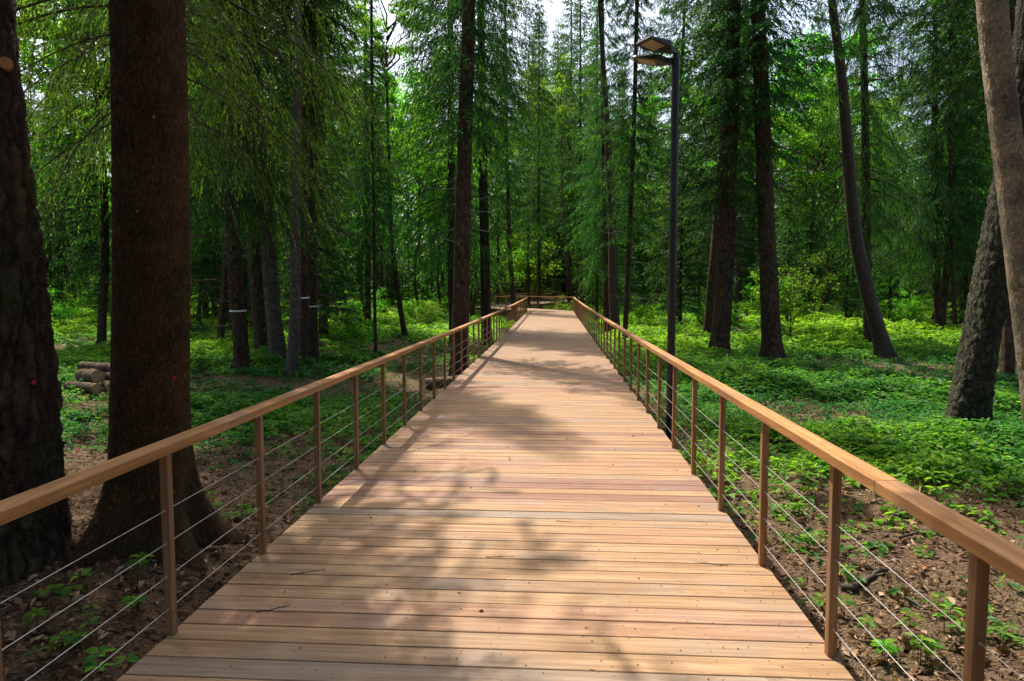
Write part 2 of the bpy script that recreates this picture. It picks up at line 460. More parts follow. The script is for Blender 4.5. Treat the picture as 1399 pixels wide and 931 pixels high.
# ------------------------------------------------------------------ ground
def ground():
    xs = np.concatenate([-np.geomspace(14, 420, 46)[::-1], np.linspace(-13.8, 13.8, 186), np.geomspace(14, 420, 46)])
    ys = np.concatenate([-np.geomspace(3, 120, 16)[::-1], np.linspace(-2.8, 24, 180), np.geomspace(24.3, 620, 80)])
    X, Y = np.meshgrid(xs, ys, indexing='ij')
    Z = gz(X, Y)
    nearm = (np.abs(X) < 14) & (Y < 24)
    Z = Z + np.where(nearm, rng.normal(size=Z.shape) * 0.012, 0)
    v = np.stack([X, Y, Z], -1).reshape(-1, 3)
    ny = len(ys)
    i, j = np.meshgrid(np.arange(len(xs) - 1), np.arange(ny - 1), indexing='ij')
    q = np.stack([i * ny + j, (i + 1) * ny + j, (i + 1) * ny + j + 1, i * ny + j + 1], -1).reshape(-1, 4)
    mb = MB(); mb.add(v, q)
    o = link('ground', mb.mesh('ground', M_soil, smooth=True))
    tag(o, 'brown forest floor with litter under the trees', 'ground', kind='structure')
ground()

# ------------------------------------------------------------------ boardwalk
XL, XR = -1.80, 1.245
YA0, YA1 = -3.0, 45.0
PITCH_P = 0.149

def plank_prof(w, t=0.036, c=0.003):
    return np.array([(0, -t), (0, -c), (c, 0), (w - c, 0), (w, -c), (w, -t)])

def add_plank(mb, p0, along, n, w, x0, x1, rnd):
    """plank: p0 = point on centreline at near edge, along = unit walking dir, x0..x1 across"""
    pr = plank_prof(w)
    ac = np.array((along[1], -along[0], 0))
    up = np.array((0, 0, 1.0))
    v = []
    for xx in (x0, x1):
        for (a, z) in pr:
            v.append(p0 + along * a + ac * xx + up * z)
    k = len(pr)
    q = [(i, i + 1, k + i + 1, k + i) for i in range(k - 1)]
    q.append((k - 1, 0, k, 2 * k - 1))
    mb.add(np.array(v), np.array(q)[:, ::-1], rnd=rnd)
    mb.add(np.array(v)[:k], [(0, 1, 2, 5), (5, 2, 3, 4)], rnd=rnd)
    mb.add(np.array(v)[k:], [(0, 5, 2, 1), (5, 4, 3, 2)], rnd=rnd)

SEG = [(np.array((0.0, YA0, 0)), np.array((0.0, YA1, 0)))]
def build_deck():
    mb = MB(); sb = MB(); fb = MB()
    y = YA0
    pr = np.random.default_rng(3)
    last = 0.5
    while y < YA1:
        z = float(rise(y)) + pr.normal() * 0.0006
        rr = pr.choice([0.05, 0.2, 0.3, 0.38, 0.45, 0.58, 0.66, 0.76, 0.88, 0.97], p=[.11, .12, .13, .12, .11, .1, .06, .07, .13, .05])
        add_plank(mb, np.array((0, y, z)), np.array((0, 1.0, 0)), None, PITCH_P - 0.007 + pr.normal() * 0.0008, XL + pr.normal() * 0.0015, XR + pr.normal() * 0.0015, float(np.clip(rr + pr.normal() * 0.02, 0, 1)))
        if 1.2 < y < 26:
            for sx in (-1.66, -0.72, -0.26, 0.24, 0.70, 1.15):
                dense = sx == 0.24 or sx == -0.26
                for sy in (0.035, 0.108):
                    if dense or pr.random() < 0.75:
                        cx, cy_ = sx + pr.normal() * 0.007, y + sy + pr.normal() * 0.004
                        r = 0.0046
                        th = np.arange(6) * math.pi / 3
                        ring = np.stack([cx + r * np.cos(th), cy_ + r * np.sin(th), np.full(6, z + 0.0008)], -1)
                        sb.add(ring, [(0, 1, 2, 3), (0, 3, 4, 5)])
        y += PITCH_P
    for xx in (XL + 0.03, -0.72, 0.24, XR - 0.09):
        for k in range(24):
            ya, yb = YA0 + 2 * k, YA0 + 2 * k + 1.99
            z = float(rise(ya)) - 0.038
            fb.box((xx, ya, z - 0.17), (xx + 0.05, yb, z))
    for k in range(17):
        yy = YA0 + 0.5 + 2.9 * k
        for xx in (XL + 0.14, XR - 0.24):
            fb.box((xx, yy, -0.95), (xx + 0.10, yy + 0.10, float(rise(yy)) - 0.209))
    o = link('boardwalk', mb.mesh('boardwalk', M_deck))
    tag(o, 'straight boardwalk of cross-laid tan planks running into the forest', 'boardwalk', kind='structure')
    s = link('screws', sb.mesh('screws', M_screw), o); s['kind'] = 'stuff'
    link('support_frame', fb.mesh('support_frame', M_beam), o)
build_deck()

def railing(name_label, start, end, z0f, first, step=1.0, n=None, joints=(), seed=0, inner=1, group=None, jit=0):
    """railing along a straight line; local Y runs along it. z0f(s) gives deck height at distance s"""
    start = np.array(start, float); end = np.array(end, float)
    d = end - start; L = np.linalg.norm(d); d /= L
    rz = math.atan2(-d[0], d[1])
    t = thing('railing', name_label, 'railing', (start[0], start[1], 0), rz, group)
    pr = np.random.default_rng(seed)
    # handrail boards
    mb = MB()
    cuts = [0.0] + list(joints) + [L]
    for a, b in zip(cuts[:-1], cuts[1:]):
        rr = pr.random()
        ns = max(2, int((b - a) / 1.0) + 1)
        ss = np.linspace(a + 0.0025, b - 0.0025, ns)
        w, h, c = 0.046, 0.045, 0.004
        prof = np.array([(-w, 0), (-w, h - c), (-w + c, h), (w - c, h), (w, h - c), (w, 0)])
        vv = []
        for s in ss:
            for (x, z) in prof:
                vv.append((x, s, float(z0f(s)) + 0.866 + z))
        k = 6
        q = []
        for i in range(ns - 1):
            for j in range(k):
                j2 = (j + 1) % k
                q.append((i * k + j, (i + 1) * k + j, (i + 1) * k + j2, i * k + j2))
        mb.add(vv, q, rnd=rr)
        vv = np.array(vv)
        mb.add(vv[:k], [(0, 1, 2, 3), (0, 3, 4, 5)], rnd=rr)
        mb.add(vv[-k:], [(3, 2, 1, 0), (5, 4, 3, 0)], rnd=rr)
    link('handrail', mb.mesh('handrail', M_rail), t)
    # posts
    pm = MB()
    hx, hy = 0.019, 0.021
    cc = 0.003
    prof = [(-hx + cc, -hy), (hx - cc, -hy), (hx, -hy + cc), (hx, hy - cc), (hx - cc, hy), (-hx + cc, hy), (-hx, hy - cc), (-hx, -hy + cc)]
    for vi in range(1):
        v = [(x, y, 0.0) for x, y in prof] + [(x, y, 0.8645) for x, y in prof]
        q = [(j, (j + 1) % 8, 8 + (j + 1) % 8, 8 + j) for j in range(8)]
        pm.add(v, q, rnd=0.3)
        pm.add(v[:8], [(3, 2, 1, 0), (7, 4, 3, 0), (7, 6, 5, 4)], rnd=0.3)
    variants = []
    base_me = pm.mesh('post', M_post)
    for r in (0.08, 0.3, 0.5, 0.72, 0.93):
        me = base_me.copy()
        me.attributes['rnd'].data.foreach_set('value', np.full(len(me.polygons), r, np.float32))
        variants.append(me)
    s = first
    while s < L - 0.02:
        o = link('post', variants[int(pr.integers(0, 5))], t, (0, s, float(z0f(s)) + 0.0008), (pr.normal() * 0.003, pr.normal() * 0.003, pr.normal() * 0.02))
        s += step + pr.normal() * jit
    # cables
    for h in (0.128, 0.283, 0.44, 0.595):
        cb = MB()
        ss = np.arange(0.01, L, 1.0)
        ss = np.append(ss, L - 0.01)
        cb.tube([(0, q_, float(z0f(q_)) + h) for q_ in ss], 0.0019, 5)
        q_ = first
        while q_ < min(L - 0.05, 20):
            if q_ > 0.05:
                for e in (-1, 1):
                    cb.tube([(0, q_ + e * 0.0205, float(z0f(q_)) + h), (0, q_ + e * 0.026, float(z0f(q_)) + h)], 0.0055, 8)
            q_ += step
        link('cable', cb.mesh('cable', M_cable, smooth=True), t)
    return t

zA = lambda s: rise(s + YA0)
railing('wooden railing with steel cables along the left edge of the long boardwalk', (-1.79, YA0), (-1.79, YA1 - 0.7), zA, 0.0, joints=(1.2, 4.7, 8.7, 13.2, 17.7, 22.2, 27, 32, 37, 42), seed=1)
railing('wooden railing with steel cables along the right edge beside the lamp', (1.2225, YA0), (1.2225, YA1), zA, 0.0, joints=(5.55, 10.1, 14.6, 19, 23.5, 28, 33, 38, 43), seed=2)

# bends of the walkway in the distance
def far_deck(p0, p1, z0, z1, label, wl=1.52, seed=0):
    p0 = np.array((*p0, 0.0)); p1 = np.array((*p1, 0.0))
    d = p1 - p0; L = np.linalg.norm(d); d /= L
    pr = np.random.default_rng(seed)
    mb = MB()
    s = 0.0
    while s < L:
        p = p0 + d * s; p[2] = z0 + (z1 - z0) * s / L
        add_plank(mb, p, d, None, PITCH_P - 0.007, -wl, wl, float(pr.random()))
        s += PITCH_P
    fb = MB()
    ac = np.array((d[1], -d[0], 0))
    for off in (-1.4, 1.3):
        pts = [p0 + ac * off + np.array((0, 0, z0 - 0.12)), p1 + ac * off + np.array((0, 0, z1 - 0.12))]
        fb.tube(pts, 0.075, 4)
    for s in np.arange(0.6, L, 2.8):
        for off in (-1.3, 1.2):
            p = p0 + d * s + ac * off
            z = z0 + (z1 - z0) * s / L
            g = float(gz(p[0], p[1]))
            fb.box((p[0] - .05, p[1] - .05, g - 0.4), (p[0] + .05, p[1] + .05, z - 0.06))
    o = link('boardwalk', mb.mesh('boardwalk', M_deck))
    tag(o, label, 'boardwalk', kind='structure')
    link('support_frame', fb.mesh('support_frame', M_beam), o)
    return d, L

B0 = np.array((-0.18, 44.6)); dB = np.array((-0.43, 0.90)); dB /= np.linalg.norm(dB)
B1 = B0 + dB * 12.5
zB0 = float(rise(45)) - 0.006; zB1 = 0.50
far_deck(B0, B1, zB0, zB1, 'far stretch of boardwalk bending left', seed=5)
C0 = B1 + np.array((-0.4, 0.6)); dC = np.array((0.40, 0.92)); dC /= np.linalg.norm(dC)
C1 = C0 + dC * 20
far_deck(C0, C1, zB1 - 0.008, 0.88, 'farther stretch of boardwalk bending back to the right', seed=6)
D0 = C1; dD = np.array((-0.55, 0.83)); dD /= np.linalg.norm(dD)
D1 = D0 + dD * 16
far_deck(D0, D1, 0.87, 1.65, 'last visible stretch of boardwalk climbing among the trees', seed=7)
def side(p, d, off):
    return (p[0] + d[1] * off, p[1] - d[0] * off)
railing('far railing closing the view where the long boardwalk bends left', (1.2225, 45.05), side(B1, dB, 1.49), lambda s: zB0 + 0.006 + (zB1 - zB0) * s / 12.5, 0.05, seed=8, step=1.1)
railing('inner railing of the bend, hidden partly by the left railing', (-1.79, 44.35), side(B1, dB, -1.49), lambda s: zB0 + 0.006 + (zB1 - zB0) * s / 12.5, 0.6, seed=9, step=1.1)
railing('distant railing on the near side of the walkway returning right', side(C0 + dC * 1.0, dC, 1.49), side(C1, dC, 1.49), lambda s: zB1 + (0.88 - zB1) * s / 20, 0.6, seed=10, step=1.1)
railing('distant railing on the outer side of the walkway returning right', side(C0, dC, -1.49), side(C1, dC, -1.49), lambda s: zB1 + (0.88 - zB1) * s / 20, 0.6, seed=12, step=1.1)
railing('farthest railing on the walkway climbing through the trees', side(D0 + dD * 1, dD, -1.49), side(D1, dD, -1.49), lambda s: 0.88 + 0.77 * s / 16, 0.6, seed=13, step=1.1)

# ------------------------------------------------------------------ street lamps
def lamp_head_mesh():
    # slab tapering to a neck; local +Y points out from the pole, z up
    prof = [(-0.045, 0.05), (0.045, 0.05), (0.06, 0.13), (0.17, 0.24), (0.175, 0.55), (0.15, 0.60), (-0.15, 0.60), (-0.175, 0.55), (-0.17, 0.24), (-0.06, 0.13)]
    n = len(prof)
    v = []
    for (x, y) in prof: v.append((x, y, 0.0))
    for (x, y) in prof:
        th = 0.075 if y < 0.3 else 0.045
        v.append((x * 0.93, 0.05 + (y - 0.05) * 0.985, th if y < 0.5 else 0.028))
    mb = MB()
    q = [(j, (j + 1) % n, n + (j + 1) % n, n + j) for j in range(n)]
    mb.add(v, q)
    bot = [(0, 9, 2, 1), (9, 8, 3, 2), (8, 7, 4, 3), (7, 6, 5, 4)]
    mb.add(v[:n], bot)
    mb.add(v[n:], [tuple(reversed(f)) for f in bot])
    return mb.mesh('lamp_head', M_pole)
def lens_mesh():
    mb = MB(); mb.box((-0.115, 0.30, -0.006), (0.115, 0.54, 0.004))
    return mb.mesh('diffuser', M_lens)
def bracket_mesh():
    mb = MB(); mb.tube([(0, -0.0, 0.02), (0, 0.07, 0.025), (0, 0.15, 0.03)], [0.03, 0.028, 0.034], 10)
    return mb.mesh('bracket', M_pole, smooth=False)
LH, LL, LBK = lamp_head_mesh(), lens_mesh(), bracket_mesh()
def lamp(x, y, label, group=None):
    zb = float(gz(x, y)) - 0.02
    ztop = CAMZ + 2.95 + (float(rise(y)) if y > 20 else 0)
    t = thing('street_lamp', label, 'street lamp', (x, y, zb), 0, group)
    mb = MB()
    hgt = ztop - zb
    mb.tube([(0, 0, 0), (0, 0, hgt - 0.06), (0, 0, hgt - 0.055), (0, 0, hgt)], [0.052, 0.047, 0.035, 0.035], 20)
    mb.tube([(0, 0, 0), (0, 0, 0.03)], 0.11, 16)
    link('pole', mb.mesh('pole', M_pole, smooth=False), t)
    for rz, tilt, dz in ((math.radians(122), 0.16, 0.0), (math.radians(70), 0.24, -0.12)):
        h = link('lamp_head', LH, t, (0, 0, hgt - 0.02 + dz), (tilt, 0, rz), (0.88, 0.88, 0.88))
        link('diffuser', LL, h)
        link('bracket', LBK, h)
    return t
lamp(1.475, 8.75, 'tall dark grey street lamp with two tilted heads behind the right railing')
lamp(1.50, 46.6, 'far small street lamp pole by the bend at the end of the boardwalk')

# ------------------------------------------------------------------ trees: generators
def trunk_rings(mb, axis, r0, H, sides, step, flare=0.35, lobes=5, seed=0, top_r=0.04, rough=0.03, zmax=None):
    """axis(z)->(x,y) offsets; trunk from z=-0.25 to H"""
    pr = np.random.default_rng(seed)
    zs = [-0.3]
    while zs[-1] < H:
        z = zs[-1]
        st = step if (zmax is None or z < zmax) else step * 8
        zs.append(z + (st * 0.6 if z < 1.0 else st))
    zs = np.array(zs); zs[-1] = H
    th = np.arange(sides) * 2 * math.pi / sides
    ph = pr.uniform(0, 6.28, 4)
    ax = np.array([axis(z) for z in zs])
    zc = np.clip(zs, 0, None)
    r = top_r + (r0 - top_r) * (1 - zc / H) ** 0.75
    fl = flare * np.exp(-np.clip(zs + 0.1, 0, None) / 0.32)
    lob = 0.5 + 0.5 * np.cos(lobes * th + ph[0] + 0.6 * np.sin(th + ph[1]))
    lob2 = 0.5 + 0.5 * np.cos((lobes - 2) * th + ph[2])
    R = r[:, None] * (1 + rough * (np.sin(3 * th + ph[3])[None] * np.cos(zs * 1.3 + ph[1])[:, None] + 0.7 * np.sin(5 * th + ph[2])[None] * np.sin(zs * 2.1 + ph[0])[:, None]))
    R = R + r0 * fl[:, None] * (0.25 + 1.6 * lob[None] ** 1.6 * (0.45 + 0.55 * lob2[None]))
    v = np.stack([ax[:, 0][:, None] + R * np.cos(th)[None], ax[:, 1][:, None] + R * np.sin(th)[None], np.broadcast_to(zs[:, None], R.shape)], -1)
    k = len(zs)
    i, j = np.meshgrid(np.arange(k - 1), np.arange(sides), indexing='ij')
    j2 = (j + 1) % sides
    q = np.stack([i * sides + j, i * sides + j2, (i + 1) * sides + j2, (i + 1) * sides + j], -1).reshape(-1, 4)
    mb.add(v.reshape(-1, 3), q)
    return zs, r

def dead_branches(mb, axis, rfun, h0, h1, n, seed, lmin=0.4, lmax=1.8, mat=0):
    pr = np.random.default_rng(seed)
    for i in range(n):
        z = pr.uniform(h0, h1); a = pr.uniform(0, 6.283)
        L = pr.uniform(lmin, lmax)
        x, y = axis(z)
        s = np.linspace(0, 1, 5)
        dr = pr.uniform(-0.45, 0.1)
        wob = pr.normal(size=(5, 3)) * 0.03 * L; wob[0] = 0
        p = np.stack([x + math.cos(a) * s * L, y + math.sin(a) * s * L, z + dr * L * s + 0.25 * L * s ** 2], -1) + wob
        mb.tube(p, np.linspace(0.014, 0.003, 5) * (0.6 + L * 0.5), 4, cap=False, mat=mat)
        for k in range(int(L * 3)):
            u = pr.uniform(0.25, 0.95); b = a + pr.choice([-1, 1]) * pr.uniform(0.5, 1.1)
            o = np.array([np.interp(u, s, p[:, c]) for c in range(3)])
            l2 = L * pr.uniform(0.12, 0.35)
            e = o + l2 * np.array((math.cos(b), math.sin(b), pr.uniform(-0.5, 0.1)))
            mb.tube([o, (o + e) / 2 + pr.normal(size=3) * 0.02, e], [0.005, 0.004, 0.002], 3, cap=False, mat=mat)

def spruce(seed, H, base, R, whorl=0.45, per=6, shoot=(0.10, 0.17), wid=0.03, dens=1.0, droop=0.45, young=False, hang=0.6, top_z=None, axis_wood=True, brspace=0.13, ncl=11, rand=0.38):
    """returns crown MB (needle blades) and wood MB (bough axes) for a spruce with origin at ground"""
    pr = np.random.default_rng(seed)
    cb = MB(); wb = MB()
    B = []; D = []; LN = []; RN = []
    z = base
    top = H if top_z is None else top_z
    while z < top - 0.1:
        t = (z - base) / (H - base)
        env = (1 - t) ** 0.75 * (0.55 + 0.45 * min(1, t / 0.12 + (1.0 if young else 0.25))) + 0.06
        nb = max(3, int(per * (0.7 + 0.5 * pr.random())))
        a0 = pr.uniform(0, 6.28)
        for k in range(nb):
            a = a0 + k * 6.283 / nb + pr.normal() * 0.22
            L = R * env * pr.uniform(0.55, 1.12)
            if L < 0.06: continue
            ns = max(4, int(L / 0.25))
            s = np.linspace(0, 1, ns + 1)
            out = 0.35 * t * (1 - s * 0.4) - droop * (1 - t) * s + 0.28 * s ** 2 * (1 - t * 0.5)
            zz = z + pr.uniform(-0.2, 0.2) * whorl + L * out * s
            bend = pr.normal() * 0.25
            aa = a + bend * s
            ax = np.stack([np.cos(aa) * s * L, np.sin(aa) * s * L, zz], -1)
            if axis_wood:
                wb.tube(ax, np.linspace(0.016, 0.004, ns + 1) * (0.5 + 0.35 * L), 3, cap=False)
            bt = pr.uniform(-0.05, 0.22)
            nbr = max(3, int(L / brspace * dens))
            u = pr.uniform(0.12 if L > 1 else 0.05, 1.0, nbr)
            o = np.stack([np.interp(u, s, ax[:, c]) for c in range(3)], -1)
            sgn = pr.choice([-1.0, 1.0], nbr)
            ba = a + bend * u + sgn * pr.uniform(0.5, 1.2, nbr)
            l2 = (0.16 + 0.42 * (1 - 0.65 * u)) * min(1.0, 0.35 + L * 0.33) * pr.uniform(0.6, 1.25, nbr)
            dz = -hang * pr.uniform(0.3, 1.6, nbr) * (1 - 0.5 * t)
            dd = np.stack([np.cos(ba), np.sin(ba), dz], -1)
            w = np.linspace(0.05, 1.0, ncl)[None, :] + pr.uniform(-0.04, 0.04, (nbr, ncl))
            sag = np.array((0, 0, -1.0)) * (hang * 0.5)
            pos = o[:, None] + dd[:, None] * (l2[:, None] * w)[..., None] + sag * (l2[:, None] * w ** 2)[..., None]
            dirs = dd[:, None] * 0.9 + 2 * sag * w[..., None] + pr.normal(size=(nbr, ncl, 3)) * rand
            ln = pr.uniform(*shoot, (nbr, ncl))
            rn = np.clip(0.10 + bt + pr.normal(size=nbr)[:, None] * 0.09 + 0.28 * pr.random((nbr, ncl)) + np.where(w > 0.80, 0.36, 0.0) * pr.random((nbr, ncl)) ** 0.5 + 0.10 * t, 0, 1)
            B.append(pos.reshape(-1, 3)); D.append(dirs.reshape(-1, 3)); LN.append(ln.ravel()); RN.append(rn.ravel())
        z += whorl * pr.uniform(0.75, 1.25)
    B = np.concatenate(B); D = np.concatenate(D); LN = np.concatenate(LN); RN = np.concatenate(RN)
    blades(cb, B, D, LN, wid * (LN / np.mean(shoot)), RN, r=pr)
    return cb, wb

def broad(seed, n_limb, R, Hc, nl, leaf=0.085, flat=0.7, base_r=0.05):
    """broadleaf crown, origin at fork; returns leaf MB and limb MB"""
    pr = np.random.default_rng(seed)
    cb = MB(); wb = MB()
    for k in range(n_limb):
        a = k * 2.4 + pr.normal() * 0.3
        u = pr.random()
        el = pr.uniform(0.25, 1.35)
        L = Hc * pr.uniform(0.45, 1.0)
        z0 = Hc * 0.45 * u
        s = np.linspace(0, 1, 6)
        reach = R * pr.uniform(0.5, 1.0)
        p = np.stack([np.cos(a) * reach * s ** 0.9, np.sin(a) * reach * s ** 0.9, z0 + (Hc - z0) * (0.25 + 0.75 * pr.random()) * s ** 1.1 - 0.12 * reach * s ** 3], -1)
        p[1:] += pr.normal(size=(5, 3)) * 0.05 * L
        wb.tube(p, np.linspace(base_r, 0.008, 6), 5, cap=False)
        for tw in range(9):
            uu = pr.uniform(0.3, 1.0)
            o = np.array([np.interp(uu, s, p[:, c]) for c in range(3)])
            b = a + pr.normal() * 1.0
            tl = pr.uniform(0.3, 0.9) * (R * 0.32 + 0.2)
            dirv = np.array((math.cos(b), math.sin(b), pr.uniform(-0.35, 0.5)))
            e = o + dirv * tl
            wb.tube([o, (o + e) / 2 + pr.normal(size=3) * 0.03, e], [0.009, 0.006, 0.003], 3, cap=False)
            m = max(4, int(nl / (n_limb * 9)))
            f = pr.random(m) ** 0.7
            pos = o + (e - o) * f[:, None] + pr.normal(size=(m, 3)) * np.array((0.2, 0.2, 0.13)) * (0.35 + 0.5 * tl)
            dirs = np.stack([pr.normal(size=m), pr.normal(size=m), pr.normal(size=m) * 0.35 - 0.45], -1)
            leaves(cb, pos, dirs, leaf * pr.uniform(0.7, 1.25, m), leaf * 0.62, pr.random(m) , fold=0.12, tilt=0.55, r=pr)
    return cb, wb

# shared meshes -------------------------------------------------------
def merge_wood(tb, wb):
    me = wb.mesh('tmp_wood', M_bark_s)
    vv = np.zeros(len(me.vertices) * 3, np.float32); me.vertices.foreach_get('co', vv)
    qq = np.zeros(len(me.loops), np.int32); me.loops.foreach_get('vertex_index', qq)
    tb.add(vv.reshape(-1, 3), qq.reshape(-1, 4))
    bpy.data.meshes.remove(me)

SPR = []
for i, (base, R, dens) in enumerate(((2.4, 2.9, 2.1), (5.0, 2.6, 2.1), (7.5, 2.7, 2.1), (3.5, 3.1, 2.1), (10.0, 2.5, 2.0))):
    H = 25.0
    cb, wb = spruce(100 + i, H, base, R, dens=dens, per=8, whorl=0.50, shoot=(0.08, 0.15), wid=0.028, hang=0.55, droop=0.6, ncl=12)
    tb = MB()
    wob = np.random.default_rng(i).normal(size=4) * 0.10
    axis = lambda z, w=wob: (w[0] * math.sin(z * 0.25) * min(1, max(z, 0) / 3), w[1] * math.sin(z * 0.21 + w[2]) * min(1, max(z, 0) / 3))
    trunk_rings(tb, axis, 0.19, H - 0.15, 12, 0.5, flare=0.5, seed=i, top_r=0.008)
    dead_branches(tb, axis, None, 1.2, base + 1.5, 34, 50 + i, 0.5, 2.0)
    tb.v += []
    # merge bough axes into the wood
    off = tb.n
    for v_, q_ in zip(wb.v, wb.q): pass
    vq = wb.mesh('tmp_wood', M_bark_s)
    vv = np.zeros(len(vq.vertices) * 3, np.float32); vq.vertices.foreach_get('co', vv)
    qq = np.zeros(len(vq.loops), np.int32); vq.loops.foreach_get('vertex_index', qq)
    tb.add(vv.reshape(-1, 3), qq.reshape(-1, 4))
    bpy.data.meshes.remove(vq)
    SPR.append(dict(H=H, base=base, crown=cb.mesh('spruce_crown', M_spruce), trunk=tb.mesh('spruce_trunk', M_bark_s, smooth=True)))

cb, wb = spruce(150, 24, 3.7, 4.3, whorl=0.42, per=7, shoot=(0.07, 0.13), wid=0.022, dens=2.0, droop=0.75, hang=1.1, top_z=12.0, ncl=15, rand=0.36)
cb2, wb2 = spruce(151, 24, 11.5, 2.8, dens=1.3, per=6, shoot=(0.13, 0.23), wid=0.042)
M_spruce_mid = mat_leaf('hanging_spruce_needles', [(0.0, (0.011, 0.042, 0.016)), (0.45, (0.026, 0.085, 0.022)), (0.7, (0.08, 0.18, 0.024)), (1.0, (0.22, 0.38, 0.03))], trans=0.5)
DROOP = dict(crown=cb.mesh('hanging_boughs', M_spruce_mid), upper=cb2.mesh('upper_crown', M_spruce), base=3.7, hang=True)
_t = MB(); merge_wood(_t, wb); merge_wood(_t, wb2)
DROOP['wood'] = _t.mesh('bough_wood', M_bark_s, smooth=True)

YSP = []
for i, (H, R) in enumerate(((6.5, 1.7), (4.2, 1.25), (9.0, 2.0))):
    cb, wb = spruce(200 + i, H, 0.35 if i < 2 else 1.2, R, whorl=0.33, per=7, shoot=(0.09, 0.16), wid=0.03, dens=1.3, droop=0.35, young=True, hang=0.35)
    tb = MB(); trunk_rings(tb, lambda z: (0, 0), 0.035 + 0.008 * H, H, 8, 0.5, flare=0.3, seed=i, top_r=0.008)
    merge_wood(tb, wb)
    YSP.append(dict(H=H, crown=cb.mesh('young_spruce_crown', M_spruce), trunk=tb.mesh('young_spruce_trunk', M_bark_s, smooth=True)))

BRO = []
for i, (nl, R, Hc, leaf, n) in enumerate(((16, 3.6, 9.0, 0.13, 15000), (14, 3.0, 7.0, 0.12, 12000))):
    cb, wb = broad(300 + i, nl, R, Hc, n, leaf=leaf, base_r=0.06)
    BRO.append(dict(crown=cb.mesh('broadleaf_crown', M_broad), limbs=wb.mesh('broadleaf_limbs', M_bark_s, smooth=True), R=R, Hc=Hc))
BTR = []
for i in range(2):
    tb = MB(); w = np.random.default_rng(40 + i).normal(size=3) * 0.25
    trunk_rings(tb, lambda z, w=w: (w[0] * math.sin(z * 0.3) * min(1, max(z, 0) / 3), w[1] * math.sin(z * 0.24) * min(1, max(z, 0) / 3)), 0.13, 15, 12, 0.4, flare=0.4, seed=60 + i, top_r=0.05)
    BTR.append(tb.mesh('broadleaf_trunk', M_bark_s, smooth=True))
SAP = []
for i, (nl, R, Hc, leaf, n, ) in enumerate(((9, 0.9, 2.0, 0.085, 1500), (8, 0.7, 1.3, 0.08, 1000), (11, 1.3, 3.4, 0.10, 2600))):
    cb, wb = broad(400 + i, nl, R, Hc, n, leaf=leaf, base_r=0.014)
    wb.tube([(0, 0, -0.15), (0.01, 0.02, Hc * 0.35), (0.03, 0, Hc * 0.7)], [0.018, 0.013, 0.006], 5)
    SAP.append(dict(crown=cb.mesh('sapling_foliage', M_broad), limbs=wb.mesh('sapling_stem', M_dead, smooth=True)))

# ------------------------------------------------------------------ hero trees
HERO = []     # (x, y) for spacing
class Hero: pass

